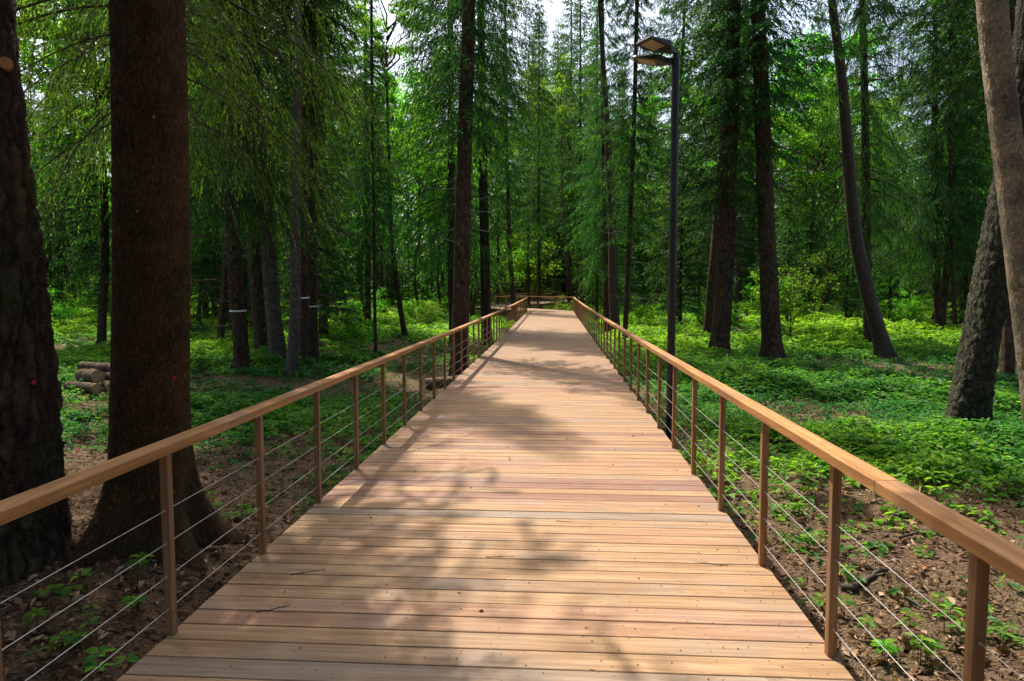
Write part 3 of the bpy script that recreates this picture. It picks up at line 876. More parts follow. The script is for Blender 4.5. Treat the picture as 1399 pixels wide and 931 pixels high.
def hero_tree(name, label, cat, pts, wpx, Hh=23.0, mat=None, wy=None, sides=40, step=0.12, flare=0.35, lobes=5, Y=None, seed=0, zmax=None,
              crown=None, crown_scale=1.0, crown_rz=0.0, crown_z=0.0, crown_xy=1.0, dead=0, dead_rng=(1.5, 6.0), rough=0.03, group=None, dead_len=(0.4, 1.6)):
    """pts: photograph points along the trunk axis, foot first (used to measure where the tree stands)"""
    b = on_ground(*pts[0])
    if Y is not None: b = on_plane_y(pts[0][0], pts[0][1], Y)
    Yt = b[1]
    bx = b[0]; bz = float(gz(bx, Yt))
    P = [on_plane_y(px, py, Yt) for px, py in pts]
    zz = [p[2] - bz for p in P]; xx = [p[0] - bx for p in P]
    zz[0] = min(zz[0], 0.0) if len(zz) > 1 and zz[1] > 0 else 0.0
    xx[0] = 0
    # continue upward, bending back to vertical
    sl_ = (xx[-1] - xx[-2]) / max(0.3, (zz[-1] - zz[-2])) if len(zz) > 1 else 0.0
    if Hh > zz[-1] + 1:
        xx.append(xx[-1] + sl_ * (Hh - zz[-1]) * 0.5); zz.append(Hh)
    zz = np.array(zz); xx = np.array(xx)
    zf = np.linspace(0, Hh, 120); xf = np.interp(zf, zz, xx)
    ker = np.ones(9) / 9
    xf2 = np.convolve(np.pad(xf, 4, mode='edge'), ker, 'valid')
    axis = lambda z: (float(np.interp(z, zf, xf2)) - float(np.interp(0, zf, xf2)), 0.05 * math.sin(z * 0.5 + seed) * min(1, max(0, z) / 2))
    wz = 2.5 if wy is None else max(0.3, on_plane_y(pts[0][0], wy, Yt)[2] - bz)
    rmid = wpx * -float((CR.T @ (np.array((bx, Yt, 1.2)) - np.array((0, 0, CAMZ))))[2]) / F_ / 2 * math.cos(math.atan((pts[0][0] - W_ / 2) / F_)) ** 0.9
    r0 = (rmid - 0.04) / max(0.3, (1 - wz / Hh)) ** 0.75 + 0.04
    t = thing(name, label, cat, (bx, Yt, bz), 0, group)
    tb = MB()
    trunk_rings(tb, axis, r0, Hh, sides, step, flare=flare, lobes=lobes, seed=seed, rough=rough, zmax=zmax)
    h = Hero(); h.t = t; h.axis = axis; h.r0 = r0; h.H = Hh; h.x = bx; h.y = Yt; h.z = bz
    link('trunk', tb.mesh('trunk', mat or M_bark_s, smooth=True), t)
    if dead:
        db = MB()
        dead_branches(db, axis, None, dead_rng[0], dead_rng[1], dead, seed + 7, *dead_len)
        link('dead_branches', db.mesh('dead_branches', M_dead), t)
    if crown is not None:
        if isinstance(crown, dict) and 'limbs' not in crown:
            ca = axis(crown['base'] * crown_scale + 4)
            csc = (crown_scale * crown_xy, crown_scale * crown_xy, crown_scale)
            c = link('crown', crown['crown'], t, (ca[0], ca[1], crown_z), (0, 0, crown_rz), csc)
            if 'hang' in crown:
                link('crown', crown['upper'], t, (ca[0], ca[1], crown_z), (0, 0, crown_rz), csc)
                link('boughs', crown['wood'], t, (ca[0], ca[1], crown_z), (0, 0, crown_rz), csc)
        else:
            zt = Hh - 0.8
            ca = axis(zt)
            c = link('crown', crown['crown'], t, (ca[0], ca[1], zt), (0, 0, crown_rz), (crown_scale,) * 3)
            link('limbs', crown['limbs'], t, (ca[0], ca[1], zt), (0, 0, crown_rz), (crown_scale,) * 3)
    HERO.append((bx, Yt))
    return h

def surf_point(h, px, py):
    """where the sight line through a photo point meets the trunk"""
    d = ray(px, py); d = d / np.linalg.norm(d)
    o = np.array((0, 0, CAMZ))
    for s in np.arange(1.0, 60.0, 0.004):
        p = o + d * s
        z = p[2] - h.z
        ax = h.axis(z)
        r = 0.04 + (h.r0 - 0.04) * max(0.0, 1 - max(z, 0) / h.H) ** 0.75 + h.r0 * 0.35 * math.exp(-max(z + 0.1, 0) / 0.32) * 0.8
        if math.hypot(p[0] - h.x - ax[0], p[1] - h.y - ax[1]) < r:
            return p - np.array((h.x, h.y, h.z)), -d
    return None

def patch(h, name, px, py, r, mat, bulge=0.012, label=None, stub=0.0):
    sp = surf_point(h, px, py)
    if sp is None: return
    p, n = sp
    n = np.array((n[0], n[1], 0)); n /= np.linalg.norm(n)
    mb = MB()
    pts = [p - n * 0.03, p + n * (bulge * 0.7 + stub), p + n * (bulge + stub), p + n * (bulge * 1.15 + stub)]
    mb.tube(pts, [r, r, r * 0.9, r * 0.45], 14)
    o = link(name, mb.mesh(name, mat, smooth=False), h.t)
    if label: o['label'] = label

def band(h, z, mat):
    """tape tied round the trunk"""
    ax = h.axis(z)
    r = 0.04 + (h.r0 - 0.04) * (1 - z / h.H) ** 0.75 + 0.012
    th = np.linspace(0, 2 * math.pi, 25)[:-1]
    v = []
    for k, (dz, rr) in enumerate(((-0.02, r), (0.02, r), (0.02, r + 0.004), (-0.02, r + 0.004))):
        for a in th: v.append((ax[0] + rr * 1.03 * math.cos(a), ax[1] + rr * 1.03 * math.sin(a), z + dz + 0.012 * math.sin(a)))
    q = []
    for k in range(4):
        for j in range(24):
            k2 = (k + 1) % 4; j2 = (j + 1) % 24
            q.append((k * 24 + j, k * 24 + j2, k2 * 24 + j2, k2 * 24 + j))
    mb = MB(); mb.add(v, q)
    o = link('ribbon', mb.mesh('ribbon', mat), h.t)
    o['label'] = 'white tape tied round the trunk'

S = SPR
# --- left side, nearest first
h = hero_tree('pine_tree', 'very thick pine trunk with deeply plated bark at the left edge', 'pine tree', [(8, 800), (-8, 520), (-28, 300), (-58, 0)], 172, wy=520, Hh=24, Y=4.35, mat=M_bark_pine, sides=220, step=0.028, flare=0.22, lobes=4, seed=21, zmax=4.5, rough=0.035, crown=S[4], crown_scale=0.98, crown_rz=1.0)
patch(h, 'paint_mark', 46, 523, 0.015, M_red, label='round red paint mark')
patch(h, 'branch_stub', 8, 88, 0.04, M_stub, 0.01, stub=0.02, label='sawn orange branch stub')
h = hero_tree('spruce_tree', 'big brown spruce trunk with flared roots beside the left railing', 'spruce tree', [(206, 800), (207, 520), (210, 300), (210, 0)], 106, wy=400, Hh=26, Y=4.9, mat=M_bark_hero, sides=200, step=0.028, flare=1.35, lobes=5, seed=33, zmax=4.5, rough=0.012, crown=S[2], crown_scale=1.0, crown_rz=0.4)
patch(h, 'paint_mark', 238, 517, 0.015, M_red, label='round red paint mark')
for (px, py) in ((210, 160), (187, 289), (252, 27), (214, 212), (196, 470), (171, 12)):
    patch(h, 'branch_stub', px, py, 0.008, M_stub if py in (160, 289, 27) else M_dead, 0.004, stub=0.012)

# spruce whose drooping boughs hang behind the big trunk
cbn, wbn = spruce(71, 24, 4.6, 3.2, whorl=0.38, per=7, shoot=(0.03, 0.065), wid=0.0115, dens=1.9, droop=0.95, hang=1.4, top_z=9.6, brspace=0.10, ncl=30, rand=0.5)
cbt, wbt = spruce(72, 24, 9.3, 2.4, dens=1.3, shoot=(0.13, 0.23), wid=0.042)
def droopy():
    b = on_plane_y(232, 560, 9.2)
    bz = float(gz(b[0], b[1]))
    t = thing('spruce_tree', 'spruce with yellow-green drooping boughs behind the big brown trunk', 'spruce tree', (b[0], b[1], bz))
    tb = MB(); ax = lambda z: (0.05 * math.sin(z * .4), 0)
    trunk_rings(tb, ax, 0.17, 24, 24, 0.2, flare=0.4, seed=5)
    dead_branches(tb, ax, None, 1.3, 3.5, 10, 8, 0.4, 1.2)
    merge_wood(tb, wbn); merge_wood(tb, wbt)
    link('trunk', tb.mesh('trunk', M_bark_s, smooth=True), t)
    link('crown', cbn.mesh('drooping_boughs', M_spruce_near), t)
    link('crown', cbt.mesh('upper_crown', M_spruce), t)
    HERO.append((b[0], b[1]))
droopy()

hL3 = hero_tree('spruce_tree', 'slim spruce trunk tied with white tape, nearest of the left group', 'spruce tree', [(331, 505), (322, 380), (314, 200), (306, 0)], 20, wy=350, seed=3, crown=DROOP, crown_z=0.6, crown_rz=2.0, dead=26, dead_rng=(1.0, 5))
band(hL3, 1.62, M_ribbon)
hero_tree('spruce_tree', 'dark leaning trunk just right of the taped spruce', 'spruce tree', [(359, 490), (352, 420), (344, 300), (338, 100)], 19, wy=380, seed=4, crown=S[4], crown_rz=1.2, dead=10)
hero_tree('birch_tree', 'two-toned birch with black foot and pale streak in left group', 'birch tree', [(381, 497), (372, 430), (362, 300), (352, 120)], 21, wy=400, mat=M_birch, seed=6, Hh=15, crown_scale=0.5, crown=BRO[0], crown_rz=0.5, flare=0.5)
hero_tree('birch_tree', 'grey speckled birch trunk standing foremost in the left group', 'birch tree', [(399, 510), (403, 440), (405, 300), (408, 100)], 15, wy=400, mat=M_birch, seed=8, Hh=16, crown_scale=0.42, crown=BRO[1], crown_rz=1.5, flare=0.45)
hA = hero_tree('spruce_tree', 'left of the twin dark spruces banded with tape', 'spruce tree', [(416, 500), (416, 400), (415, 250), (412, 0)], 13, wy=400, seed=9, crown=S[2], crown_xy=0.6, crown_rz=2.7, dead=14)
band(hA, 1.95, M_ribbon)
hB = hero_tree('spruce_tree', 'right of the twin dark spruces banded with tape', 'spruce tree', [(429, 497), (428, 400), (428, 250), (427, 0)], 13, wy=400, seed=10, crown=S[4], crown_xy=0.6, crown_rz=0.7, dead=14)
band(hB, 1.72, M_ribbon)
hero_tree('spruce_tree', 'dim trunk with shaggy foot behind the twin taped spruces', 'spruce tree', [(443, 465), (440, 380), (439, 200)], 12, wy=400, seed=11, crown=S[0], crown_rz=0.1)
hero_tree('spruce_tree', 'thin dark upright trunk left of a thinner pole-like trunk', 'spruce tree', [(503, 455), (503, 380), (501, 200)], 8, wy=400, seed=12, Hh=20, crown=S[1], crown_scale=0.8, crown_rz=3.0, dead=20)
hero_tree('spruce_tree', 'pole-thin straight dark trunk standing left of the leaning thin one', 'spruce tree', [(513, 487), (511, 400), (510, 240)], 4.5, wy=400, seed=13, Hh=12, crown=YSP[0] and dict(crown=S[4]['crown'], base=11.0), crown_scale=0.42, crown_rz=0.3, dead=14)
hero_tree('broadleaf_tree', 'thin trunk leaning left above bright undergrowth', 'tree', [(553, 462), (543, 400), (535, 330), (530, 200)], 7, wy=400, seed=14, Hh=12, crown=BRO[1], crown_scale=0.8, crown_rz=2.2)
hero_tree('spruce_tree', 'slender dark trunk just left of the thick spruce by the left railing', 'spruce tree', [(619, 470), (617, 380), (616, 200)], 10, wy=380, seed=15, crown=DROOP, crown_xy=0.8, crown_rz=1.9, dead=16)
hero_tree('spruce_tree', 'thick straight grey-brown spruce rising just behind the left railing', 'spruce tree', [(627, 509), (631, 420), (634, 250), (641, 0)], 22, wy=350, seed=16, crown=S[1], crown_rz=0.0, crown_z=1.2, crown_xy=0.6, dead=36, dead_rng=(3.0, 7.5), sides=64, step=0.06, flare=0.3, dead_len=(0.4, 1.2))
hero_tree('spruce_tree', 'dark straight spruce beside and beyond the thick one by left railing', 'spruce tree', [(665, 470), (663, 380), (660, 250), (657, 0)], 13, wy=350, seed=17, crown=DROOP, crown_xy=0.95, crown_z=5.0, crown_rz=0.9, dead=24, dead_rng=(2, 5))
hero_tree('spruce_tree', 'grey trunk leaning left where the left railing nears its end', 'spruce tree', [(703, 428), (699, 380), (695, 330), (692, 200)], 6.5, wy=390, Y=44, seed=18, crown=S[2], crown_xy=0.6, crown_rz=1.1)
hero_tree('pine_tree', 'reddish slender trunk just past the end of left railing', 'pine tree', [(722, 418), (722, 380), (722, 250)], 4.2, wy=390, Y=62, seed=19, crown=S[2], crown_scale=1.05, crown_rz=2.0)
hero_tree('pine_tree', 'dark slender trunk in front of the pale returning walkway', 'pine tree', [(735, 424), (735.5, 380), (736, 250)], 3.6, wy=390, Y=53, seed=20, crown=S[1], crown_xy=0.7, crown_scale=1.0, crown_rz=2.9)
# --- right side
hero_tree('spruce_tree', 'grey trunk beside the far lamp at the end of right railing', 'spruce tree', [(795, 420), (794, 380), (793, 250)], 5.5, wy=380, Y=50, seed=41, crown=S[1], crown_rz=1.0)
hero_tree('broadleaf_tree', 'trunk leaning left behind the far lamp', 'tree', [(786, 414), (780, 385), (774, 350), (770, 300)], 5.5, wy=390, Y=58, seed=42, Hh=14, crown=BRO[0], crown_rz=1.0)
hero_tree('spruce_tree', 'thin dark trunk, first of the row behind the right railing', 'spruce tree', [(816, 432), (815, 380), (815, 250)], 4.0, wy=380, Y=40, seed=43, Hh=18, crown=S[0], crown_scale=0.75, crown_xy=0.65, crown_rz=1.0)
hero_tree('spruce_tree', 'dark trunk close left of the mottled one behind the right railing', 'spruce tree', [(829, 440), (828, 380), (826, 250), (822, 0)], 9, wy=380, Y=33, seed=44, crown=S[3], crown_xy=0.65, crown_rz=0.0)
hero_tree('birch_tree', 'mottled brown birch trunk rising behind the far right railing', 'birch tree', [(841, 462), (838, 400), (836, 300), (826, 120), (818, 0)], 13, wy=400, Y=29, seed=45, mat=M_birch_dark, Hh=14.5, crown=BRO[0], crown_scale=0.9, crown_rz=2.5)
hero_tree('spruce_tree', 'thin tilted dark trunk right of the mottled birch', 'spruce tree', [(853, 470), (857, 400), (862, 280), (868, 120)], 7, wy=380, Y=25, seed=46, Hh=20, crown=S[1], crown_scale=0.85, crown_xy=0.65, crown_rz=2.0, dead=20)
hero_tree('spruce_tree', 'stout mossy trunk tilting right, second right of the near lamp', 'spruce tree', [(983, 490), (990, 380), (998, 200), (1004, 0)], 23, wy=300, seed=47, crown=S[1], crown_rz=1.3, dead=30, dead_rng=(2.5, 7.5), sides=64, step=0.06, flare=0.7, dead_len=(0.6, 2.4))
hero_tree('spruce_tree', 'leaning trunk partly hidden behind the stout mossy trunk', 'spruce tree', [(966, 452), (973, 380), (980, 300), (990, 150)], 12, wy=380, Y=30, seed=48, crown=S[4], crown_xy=0.7, crown_rz=2.2)
hero_tree('spruce_tree', 'thick near-black spruce trunk with spreading foot among green herbs', 'spruce tree', [(1055, 492), (1050, 400), (1043, 200), (1034, 0)], 25, wy=350, seed=49, crown=S[2], crown_rz=0.6, dead=24, dead_rng=(2.5, 7), sides=64, step=0.06, flare=0.85, dead_len=(0.5, 2.0))
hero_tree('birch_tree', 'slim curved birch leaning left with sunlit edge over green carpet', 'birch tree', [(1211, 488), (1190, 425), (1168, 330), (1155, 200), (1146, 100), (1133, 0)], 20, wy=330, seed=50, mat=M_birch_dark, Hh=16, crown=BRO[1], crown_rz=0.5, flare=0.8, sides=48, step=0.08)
hero_tree('spruce_tree', 'straight dark trunk half hidden behind the slim curved birch', 'spruce tree', [(1187, 470), (1184, 380), (1181, 200), (1178, 0)], 13, wy=350, Y=26, seed=51, crown=DROOP, crown_xy=0.62, crown_z=0.8, crown_rz=0.0, dead=16)
hero_tree('spruce_tree', 'dark trunk deep right, left of a pair of short-looking trunks', 'spruce tree', [(1284, 447), (1279, 380), (1276, 280)], 11, wy=380, Y=32, seed=52, crown=DROOP, crown_rz=1.7, dead=16)
hero_tree('spruce_tree', 'grey trunk of the deep right pair, the thinner one', 'spruce tree', [(1306, 452), (1302, 400), (1298, 300)], 7, wy=400, Y=31, seed=53, crown=S[1], crown_rz=0.2)
hero_tree('spruce_tree', 'trunk of the deep right pair, the darker thicker one', 'spruce tree', [(1320, 446), (1318, 400), (1316, 300)], 9, wy=400, Y=36, seed=54, crown=S[0], crown_rz=0.8)
hero_tree('spruce_tree', 'dark trunk showing between the rugged leaning tree and right-edge birch', 'spruce tree', [(1376, 508), (1377, 440), (1378, 300)], 19, wy=440, Y=17.5, seed=55, crown=S[2], crown_rz=0.8)
hR12 = hero_tree('rugged_tree', 'grey-green rugged trunk leaning right towards the birch at right edge', 'tree', [(1318, 585), (1336, 500), (1350, 420), (1372, 320), (1395, 200)], 55, wy=470, Hh=18, Y=9.6, mat=M_bark_rug, sides=160, step=0.03, flare=0.9, lobes=4, seed=56, zmax=5, rough=0.03, crown=BRO[0], crown_rz=0.8)
hR13 = hero_tree('birch_tree', 'thick pale brown birch leaning along the right edge of view', 'birch tree', [(1432, 690), (1418, 560), (1404, 420), (1390, 300), (1372, 160), (1350, 0)], 46, wy=250, Hh=19, Y=6.4, mat=M_birch_near, sides=150, step=0.03, flare=0.45, seed=57, zmax=5, crown=BRO[0], crown_rz=1.8, rough=0.02)

# ------------------------------------------------------------------ background forest
pr = np.random.default_rng(2024)
def frame_x(Y, px):
    return on_plane_y(px, 401, Y)[0]
PATHPTS = [tuple(B0 + (B1 - B0) * k / 8) for k in range(9)] + [tuple(C0 + (C1 - C0) * k / 10) for k in range(11)] + [tuple(D0 + (D1 - D0) * k / 8) for k in range(9)]
placed = list(HERO)
bg_list = []
tries = 0
while len(bg_list) < 185 and tries < 30000:
    tries += 1
    Y = pr.uniform(20, 92)
    x = pr.uniform(frame_x(Y, -140), frame_x(Y, 1540))
    if -8.0 < x < 4.5 and Y < 46: continue
    if x > 0 and Y < 34: continue
    if x < 0 and Y < 24 and x > -11: continue
    if x > 0 and Y < 60 and pr.random() < 0.6: continue
    if any((x - a) ** 2 + (Y - b) ** 2 < 9.0 for a, b in PATHPTS): continue
    md = 2.2 if Y < 50 else 2.8
    if Y < 48 and pr.random() < 0.3: continue
    if any((x - a) ** 2 + (Y - b) ** 2 < md * md for a, b in placed): continue
    placed.append((x, Y)); bg_list.append((x, Y))
LBL = ['tall slender spruce in the dense background forest', 'broadleaf tree with bright green crown in the background forest', 'young bushy spruce growing under the background trees']
def put_tree(kind, x, y, sc_, rz, vi):
    z = float(gz(x, y))
    if kind == 0:
        t = thing('spruce_tree', LBL[0], 'spruce tree', (x, y, z), rz, 'spruces of the background forest')
        s = SPR[vi % 5]
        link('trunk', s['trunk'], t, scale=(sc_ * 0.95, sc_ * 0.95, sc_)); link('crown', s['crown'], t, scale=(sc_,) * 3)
    elif kind == 1:
        t = thing('broadleaf_tree', LBL[1], 'tree', (x, y, z), rz, 'broadleaf trees of the background forest')
        b = BRO[vi % 2]
        hh = 4.5 + 6 * ((vi * 37 % 10) / 10)
        link('trunk', BTR[vi % 2], t, scale=(sc_, sc_, hh * sc_ / 14.2))
        link('crown', b['crown'], t, (0, 0, hh * sc_ * 0.93), scale=(sc_,) * 3); link('limbs', b['limbs'], t, (0, 0, hh * sc_ * 0.93), scale=(sc_,) * 3)
    else:
        t = thing('young_spruce', LBL[2], 'young spruce', (x, y, z), rz, 'young spruces under the background trees')
        s = YSP[vi % 3]
        link('trunk', s['trunk'], t, scale=(sc_,) * 3); link('crown', s['crown'], t, scale=(sc_,) * 3)
    return t
for i, (x, y) in enumerate(bg_list):
    u = pr.random()
    kind = 0 if u < (0.72 if y < 42 else 0.42) else 1
    if kind == 0:
        vi = int(pr.choice([0, 1, 2, 3, 4], p=[.26, .26, .16, .24, .08]))
        put_tree(0, x, y, pr.uniform(0.78, 1.12), pr.uniform(0, 6.28), vi)
    else:
        put_tree(1, x, y, pr.uniform(0.8, 1.25), pr.uniform(0, 6.28), int(pr.integers(0, 100)))
for (x, y, k, sc_, vi) in ((1.35, 64, 0, 1.22, 2), (-1.7, 72.5, 0, 1.25, 2), (0.3, 79.5, 0, 1.3, 2), (3.8, 62, 1, 1.1, 0), (7.0, 70, 1, 1.5, 5), (-9.5, 66, 1, 1.4, 3), (0.9, 85, 0, 1.3, 0), (4.5, 88, 1, 1.7, 9), (-2.0, 92, 1, 1.8, 7), (-4.5, 88, 0, 1.1, 3), (9.5, 80, 1, 1.8, 6), (-30, 44, 1, 1.8, 6), (-38, 52, 1, 1.9, 8), (-24, 55, 1, 1.9, 3), (-33, 62, 1, 2.0, 9), (-16, 66, 1, 2.0, 6), (-20, 74, 1, 2.1, 9), (14, 62, 1, 1.9, 6), (20, 55, 1, 1.9, 9), (26, 66, 1, 2.0, 3), (-8, 96, 1, 2.2, 9), (5, 100, 1, 2.2, 6), (6.0, 54, 2, 1.0, 2), (5.2, 49, 2, 0.8, 0), (-12, 80, 1, 1.7, 2), (0.0, 94, 0, 1.4, 0), (-1.6, 100, 0, 1.4, 3), (2.0, 100, 0, 1.4, 1), (-6.5, 53, 2, 1.0, 2)):
    put_tree(k, x, y, sc_, x * 3.3, vi)
# young spruces and saplings
n = 0; tries = 0
under = []
while n < 150 and tries < 20000:
    tries += 1
    Y = pr.uniform(15, 70)
    x = pr.uniform(frame_x(Y, -60), frame_x(Y, 1460))
    if -6.5 < x < 3.5 and Y < 47: continue
    if x > 0 and Y < 27: continue
    if x < 0 and Y < 19 and x > -9.5: continue
    if any((x - a) ** 2 + (Y - b) ** 2 < 7.0 for a, b in PATHPTS): continue
    if any((x - a) ** 2 + (Y - b) ** 2 < 0.8 for a, b in placed): continue
    if any((x - a) ** 2 + (Y - b) ** 2 < 1.0 for a, b in under): continue
    under.append((x, Y)); n += 1
    if pr.random() < 0.36:
        put_tree(2, x, Y, pr.uniform(0.6, 1.1), pr.uniform(0, 6.28), int(pr.integers(0, 3)))
    else:
        s = SAP[int(pr.integers(0, 3))]; k = pr.uniform(0.6, 1.2)
        t = thing('sapling', 'leafy bright green sapling in the forest undergrowth', 'sapling', (x, Y, float(gz(x, Y))), pr.uniform(0, 6.28), 'saplings in the undergrowth')
        link('stem', s['limbs'], t, scale=(k,) * 3); link('foliage', s['crown'], t, scale=(k,) * 3)

for (x, y, k, vi) in ((4.6, 59, 2.0, 2), (-5.2, 67, 2.3, 2), (-3.2, 75, 2.6, 2), (5.4, 66, 2.2, 2), (4.4, 82, 2.8, 2), (-1.6, 82.5, 2.4, 0), (7.4, 58, 1.8, 0), (1.6, 83, 2.6, 2), (-7.5, 72, 2.4, 2), (-4.5, 80, 2.6, 2), (6.8, 75, 2.6, 2)):
    s = SAP[vi]
    t = thing('sapling', 'bright leafy young tree beyond the bend of the boardwalk', 'sapling', (x, y, float(gz(x, y))), x * 2.1, 'young trees beyond the bend')
    link('stem', s['limbs'], t, scale=(k,) * 3); link('foliage', s['crown'], t, scale=(k,) * 3)

# far wood that reads as one mass
def far_wood():
    mb = MB(); r = np.random.default_rng(9)
    n = 150000
    Y = r.uniform(93, 140, n)
    x = r.uniform(-1.0, 0.9, n) * Y * 1.0
    top = 17 + 6 * np.sin(x * 0.35) * np.sin(x * 0.13 + 1) + 4 * np.sin(x * 0.9 + Y)
    z = r.random(n) ** 1.3 * top - 0.3 + gz(x, Y)
    d = np.stack([r.normal(size=n), r.normal(size=n), r.normal(size=n) * 0.5 - 0.5], -1)
    blades(mb, np.stack([x, Y, z], -1), d, r.uniform(0.7, 1.4, n), r.uniform(0.35, 0.6, n), r.random(n), r=r)
    for k in range(150):
        Y = r.uniform(93, 120); x = r.uniform(-1, .9) * Y
        mb.tube([(x, Y, -1), (x + r.normal() * .3, Y, 18)], [0.2, 0.1], 5, mat=1)
    o = link('distant_forest', mb.mesh('distant_forest', [M_spruce, M_bark_s]))
    tag(o, 'far-off wood closing the view behind the trees', 'forest', kind='stuff')
far_wood()

# ------------------------------------------------------------------ ground cover
def density(x, y):
    w = wave(x, y, 0.7, 99, 0.6)
    right = np.clip((x - 1.9 + 0.05 * (y - 8)) / 1.8, 0, 1) * np.clip((y - 6.2 + 0.1 * (x - 3)) / 1.6, 0, 1)
    left = np.clip((-x - 2.6) / 2.5, 0, 1) * np.clip((y - 7.0) / 4.0, 0, 1)
    base = np.where(x > 0, right, left)
    d = base * np.clip(0.75 + 0.6 * w, np.where(x > 0, 0.12, 0.05), 1.3)
    sparse = np.where(x > 0, 0.09, 0.22) * np.clip(w + 0.4, 0, 2)
    dd = np.maximum(d, np.where((x > 1.35) | (x < -1.85), sparse, 0))
    return np.where(y > 46, 0.9, dd)

def cover():
    r = np.random.default_rng(77)
    mb = MB()
    bands = [(1.2, 7, 9000, 0.85), (7, 13, 42000, 0.8), (13, 24, 70000, 1.1), (24, 45, 60000, 2.0), (45, 85, 45000, 3.4)]
    for (ya, yb, n, ls) in bands:
        y = np.sqrt(r.uniform(ya * ya, yb * yb, n))
        xl, xr = frame_x(1.0, -80), frame_x(1.0, 1480)
        x = r.uniform(xl, xr, n) * y
        keep = r.random(n) < density(x, y)
        inpath = ((x > -1.9) & (x < 1.4) & (y < 46))
        for (a, b) in PATHPTS:
            inpath |= ((x - a) ** 2 + (y - b) ** 2 < 2.6)
        keep &= ~inpath
        keep &= ~(((x + 8.35) ** 2 + (y - 12.1) ** 2 < 1.7) & (r.random(n) < 0.85))
        x, y = x[keep], y[keep]; m = len(x)
        z = gz(x, y)
        near_path = np.zeros(m, bool)
        for (a, b) in PATHPTS:
            near_path |= ((x - a) ** 2 + (y - b) ** 2 < 20.0)
        lsv = np.where(near_path, 0.4, 1.0)
        hgt = lsv * r.uniform(0.04, 0.19, m) * np.clip(1 + 0.4 * wave(x, y, 0.5, 3, 0.4, 1.0), 0.35, 1.7) * (ls ** 0.7) * (0.7 + 0.5 * np.clip(density(x, y), 0, 1.2)) * np.where(y > 13, 0.8, 1.0)
        top = np.stack([x + r.normal(size=m) * 0.02, y + r.normal(size=m) * 0.02, z + hgt], -1)
        nl = 5
        a0 = r.uniform(0, 6.28, m)
        tint = np.clip(0.40 + 0.2 * wave(x, y, 2, 99) + r.normal(size=m) * 0.12 + np.clip((y - 17) / 30, 0, 0.4), 0, 1)  # herbs brighten with distance: sunlit undergrowth put into the leaf colour
        for k in range(nl):
            a = a0 + k * 6.283 / nl + r.normal(size=m) * 0.3
            d = np.stack([np.cos(a), np.sin(a), r.normal(size=m) * 0.25 - 0.12], -1)
            ln = r.uniform(0.055, 0.115, m) * ls * (0.4 + 0.6 * lsv)
            b = top + d * (0.02 * ls) + np.stack([0 * x, 0 * x, r.normal(size=m) * 0.02 * ls], -1)
            leaves(mb, b, d, ln, ln * r.uniform(0.45, 0.7, m), np.clip(tint + r.normal(size=m) * 0.1, 0, 1), fold=0.15, tilt=0.3, r=r)
        # stems for near plants
        if ya < 13:
            base = np.stack([x, y, z - 0.02], -1)
            d = top - base
            blades(mb, base, d, np.linalg.norm(d, axis=1) * 1.0, 0.006, 0.6, r=r)
    # ferns
    n = 900
    y = np.sqrt(r.uniform(6 ** 2, 34 ** 2, n)); x = r.uniform(frame_x(1.0, -60), frame_x(1.0, 1460), n) * y
    keep = (r.random(n) < density(x, y) * 0.8) & ~((x > -2.4) & (x < 2.0))
    for xx, yy in zip(x[keep], y[keep]):
        g = float(gz(xx, yy)); sc_ = r.uniform(0.5, 1.1) * (1 + yy / 60)
        nf = int(r.integers(4, 8)); tnt = r.uniform(0.4, 0.95)
        u = np.linspace(0.12, 1, 9)
        for k in range(nf):
            a = k * 6.283 / nf + r.normal() * 0.3
            L = 0.42 * sc_ * r.uniform(0.7, 1.2)
            ca, sa = math.cos(a), math.sin(a)
            P = np.stack([xx + ca * L * u, yy + sa * L * u, g + L * (1.35 * u - 1.05 * u ** 2)], -1)
            for e in (-1, 1):
                d = np.stack([-sa * e + ca * 0.5 + 0 * u, ca * e + sa * 0.5 + 0 * u, -0.15 + 0 * u], -1)
                ln = L * 0.34 * np.sin(u * 2.6 + 0.35)
                blades(mb, P, d, ln, L * 0.07, np.clip(tnt + r.normal(size=9) * 0.07, 0, 1), up=np.broadcast_to(np.array((0, 0, 1.0)), (9, 3)), r=r)
    # grass blades
    n = 42000
    y = np.sqrt(r.uniform(4 ** 2, 40 ** 2, n)); x = r.uniform(frame_x(1.0, -40), frame_x(1.0, 1440), n) * y
    keep = (r.random(n) < density(x, y) * 0.9) & ~((x > -1.9) & (x < 1.4)) & (wave(x, y, 1, 9, 0.5, 2.0) > 0.3)
    x, y = x[keep], y[keep]; m = len(x)
    d = np.stack([r.normal(size=m) * 0.35, r.normal(size=m) * 0.35, np.ones(m)], -1)
    blades(mb, np.stack([x, y, gz(x, y) - 0.01], -1), d, r.uniform(0.15, 0.4, m), 0.008 + 0.0006 * y, np.clip(0.7 + r.normal(size=m) * 0.15, 0, 1), r=r)
    o = link('ground_cover', mb.mesh('ground_cover', M_herb))
    tag(o, 'low green herbs and grass carpeting the forest floor', 'ground cover', kind='stuff')
cover()

